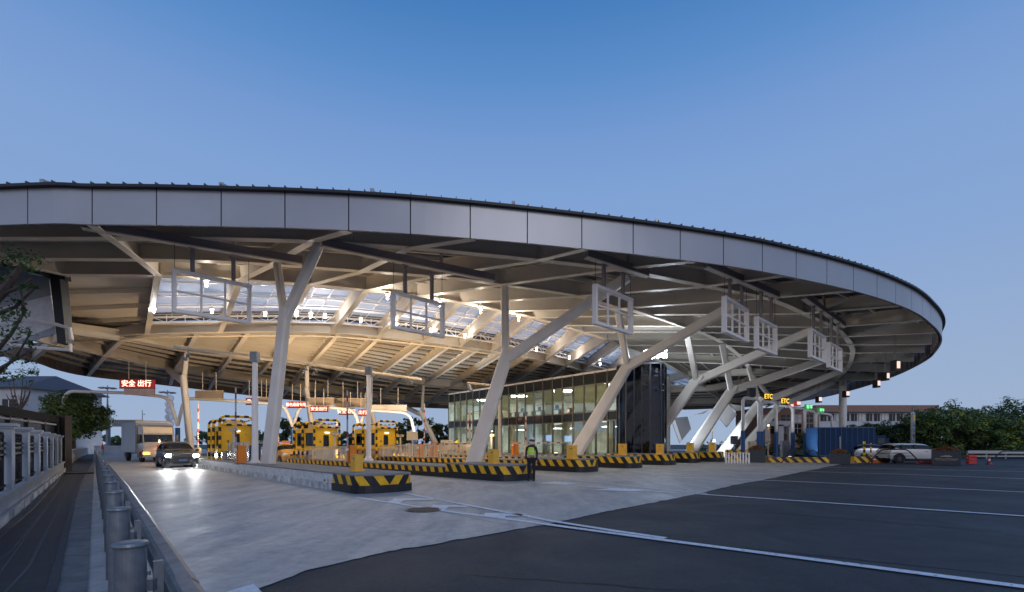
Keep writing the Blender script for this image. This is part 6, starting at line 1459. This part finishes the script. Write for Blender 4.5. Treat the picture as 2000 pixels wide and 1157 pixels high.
# cones and posts
cn=empty('traffic_cone',G(1708,905),'red and white cone at the hatchback rear wheel','cone','red and white road cones'); b=MB(); b.box((0,0,.02),(.36,.36,.04)); b.tube([V(0,0,.04),V(0,0,.22),V(0,0,.221),V(0,0,.4),V(0,0,.401),V(0,0,.62)],[.14,.10,.10,.07,.07,.03],14); b.build('body',M['pinkred'],cn); b=MB(); b.tube([V(0,0,.25),V(0,0,.38)],[.10,.078],14); b.build('white_band',M['white'],cn)
dup(cn,G(1721,904),0,'second red and white cone, touching the hatchback rear wheel'); dup(cn,G(1932,907),0,'red and white cone under the right edge barrier'); dup(cn,G(1503,897),0,'red and white cone right of the dark left planter')
b=MB(); 
wb_=empty('water_barrier',G(1889,907),'red stacked road blocks right of the relief planter','barrier'); 
for k in range(3): b=MB(); b.box((.3,0,.12+.24*k),(.6,.3,.2)); b.build('block',M['pinkred'],wb_,bevel=.02)
wb2=dup(wb_,G(1792,907),0,'flat red road blocks under the hatchback nose'); wb2.scale=(1.6,1,.25)
for x,yb,yt,l in((1688,893,862,'thick yellow and black post by the blue truck cab'),(1701,893,866,'thin yellow and black post left of the hatchback')):
    p=P(x,868,44); z1=ZC+(YH-yt)/F*44; t=empty('striped_post',V(p.x,44,0),l,'post'); b=MB(); b.tube([V(0,0,0),V(0,0,z1)],.10 if x<1690 else .06,10)
    for k in range(10): b.uv[k]=[(0,0),(0,0),(z1,0),(z1,0)]
    b.uv[10]=[(0,0)]*10; b.uv[11]=[(0,0)]*10; b.build('post',M['hoop'],t)
p=P(1641,868,41); b=MB(); b.tube([V(0,0,0),V(0,0,ZC+(YH-853)/F*41)],.05,8); o=b.build('grey_post',M['steel_dark']); o.location=(p.x,41,0); tag(o,'slim grey post standing out of the planter before the blue truck','post')
# tall signpost
p=P(1783,868,52); t=empty('signpost',V(p.x,52,0),'tall narrow signpost with orange square and vertical lettering before the trees','sign',rz=R(28)); zt=ZC+(YH-795)/F*52; zz=ZC+(YH-805)/F*52
b=MB(); b.tube([V(.22,.1,0),V(.22,.1,zt)],.10,8); b.build('pole',M['galv'],t); b=MB(); b.box((0,0,zz/2+.1),(.62,.16,zz-.2)); b.build('board',M['fascia'],t); b=MB(); b.box((.1,-.09,zz-.62),(.36,.02,.62)); b.build('orange_square',M['ybox'],t)
for k,ch in enumerate('入口慢行'): text(ch,.55,M['dark'],t,depth=.008,M4=facing((0,-.095,zz-1.4-.62*k),0,-1))
# low white roadside guard on the right
a,c=V(P(1890,868,50).x,50,0),V(P(2120,868,48).x,48,0); t=empty('roadside_guardrail',a,'white two-rail guardrail before the lawn on the right','guardrail',rz=arcang(c-a)); L_=(c-a).length; b=MB(); b.box((L_/2,0,.7),(L_,.08,.30)); b.box((L_/2,0,.28),(L_,.08,.12)); b.build('rail',M['fascia'],t)
for k in range(7): b=MB(); b.box((L_*k/6,.08,.4),(.12,.12,.8)); b.build('post',M['galv'],t)

# ================================================================ lit lamps, and lamps added to brighten the canopy
WARM=(1,.72,.43); COOL=(.74,.86,1)
def flood(x,y,D,e,label,col=WARM,mt='e_warm',target=None,spot=150):
    p=P(x,y,D); t=empty('floodlight',p,label,'floodlight','lit floodlights under the skylight'); b=MB(); b.box((0,0,.12),(.26,.18,.10)); b.bar(V(0,0,.17),V(0,0,.42),.04,.06); b.build('housing',M['steel'],t); b=MB(); b.sphere((0,0,-.0),.09,12); b.build('lens',M[mt],t,smooth=True)
    if e: lamp('POINT',p+V(0,.0,-.20),140,(1,.88,.74),.05); l=lamp('SPOT',p+V(0,0,-.25),e*.6,col,.05,spot=spot,blend=.8,target=target or (p+V(-2,6,-8)))
for x,y,e,l in((403,551,700,'brightest warm floodlight inside the largest window frame'),(757,577,600,'warm floodlight left of the second window frame'),(859,591,600,'warm floodlight at the right top of the second window frame'),(939,605,600,'warm floodlight left of the second leaning column'),(1013,620,600,'warm floodlight right of the second leaning column')):
    D=F*1.13*H/(YH-y); flood(x,y,D,e,l)
for x,y,l in((301,605,'small warm lamp at the left end of the skylight truss'),(414,606,'small warm lamp inside the largest frame bottom'),(518,612,'small lamp left of the front column'),(579,612,'small lamp right behind the front column'),(607,615,'small lamp right of the front column'),(635,616,'small lamp below the fourth skylight bay'),(705,624,'added small lamp in the fifth skylight bay'),(775,633,'added small lamp behind the second window frame, left'),(842,644,'added small lamp behind the second window frame, right'),(908,655,'added small lamp left of the second leaning column, below the brightest two'),(1048,682,'added small lamp right of the second leaning column under the arm'),(1112,697,'added small lamp in the skylight above the glass building'),(1172,710,'rightmost added lamp in the skylight above the glass building')):
    D=F*1.16*H/(YH-y); flood(x,y,D,0,l); lamp('POINT',P(x,y,D)+V(0,0,-.16),150,(1,.93,.85),.05)  # the right-hand lamps of this row are added to whiten the skylight
# added uplights on the islands wash the far ceiling; no such fixtures seen
def fill_uplight(p,e,col,tgt,spot,label,nm='fill_uplight'):
    t=empty(nm,p,label,'fill_uplight','added fill uplights on the islands'); b=MB(); b.box((0,0,.10),(.3,.3,.2)); b.build('housing',M['dark'],t); b=MB(); b.box((0,0,.215),(.24,.24,.02)); b.build('lens',M['e_up'],t)
    lamp('SPOT',p+V(0,0,.35),e,col,.2,spot=spot,blend=1.0,target=tgt)
fill_uplight(V(-21.5,36,.5),4600,WARM,(-27,46,12),115,'warm uplight added on the nearest island behind the first booth')
fill_uplight(V(-17.5,40,.5),4400,WARM,(-15,52,10),150,'warm uplight added behind the middle booth')
fill_uplight(V(-13.5,43,.55),4400,WARM,(-11,54,10),150,'warm uplight added behind the right booth')
fill_uplight(V(-12.6,25.2,.58),1100,WARM,(-10.5,29,10),110,'warm uplight added by the front column on the nearest island')
fill_uplight(V(-2.4,34.5,.6),2400,WARM,(-3,40,10),120,'warm uplight added behind the second leaning column')
fill_uplight(V(3.5,38.5,.6),2200,WARM,(8,42,10),140,'warm uplight added behind the third leaning column')
fill_uplight(V(-8,52,.6),3600,COOL,(-6,58,10),150,'cool uplight added left of the glass building')
fill_uplight(V(16,50,.6),3000,COOL,(20,48,10),140,'cool uplight added at the bluish column')
fill_uplight(V(10.5,41,.6),2200,(1,.86,.70),(16,38,10),130,'neutral uplight added between the third and fourth columns')
fill_uplight(V(27,47,.1),900,(.85,.90,1),(34,44,10),130,'neutral uplight added beside the right lane arches')
fill_uplight(V(20.5,55,.6),2400,COOL,(25,56,12),90,'cool uplight added under the right rim')
# headlamp beams
for sy in(-.67,.67):
    q=Matrix.Rotation(FWD(.66,-.75),4,'Z')@V(2.35,sy,.78)+sp0; d=Matrix.Rotation(FWD(.66,-.75),4,'Z')@V(1,0,-.035)
    lamp('SPOT',q,650,(.93,.97,1),.08,spot=42,blend=1,target=q+V(.50,-.85,-.07)*10)
lamp('SPOT',(22,50,.8),2500,COOL,.3,spot=70,blend=1,target=(27,64,5)); lamp('SPOT',(19,52,.8),2200,COOL,.3,spot=60,blend=1,target=(22.5,66,4))  # added cool spots without fixtures, brightening the folded white panels
# cool lamp of the lit letters and interior lighting of the glass building
lamp('POINT',tc_+V(.5,-2.6,TH+.8),500,COOL,.3)
um=Matrix.Rotation(arcang(bd),4,'Z')
for k in range(4):
    for z in(6.9,3.1):
        q=um@V(BL*(k+.5)/4,3.2,z)+A if 0 else um@V(BL*(k+.5)/4,3.2,z)+V(P(877,868,60).x,60,0); lamp('AREA',q,330 if z>5 else 200,(.95,.98,.95),2.0)
for d_ in S.objects:
    if d_.name.startswith('lamp_light'): d_.visible_camera=True
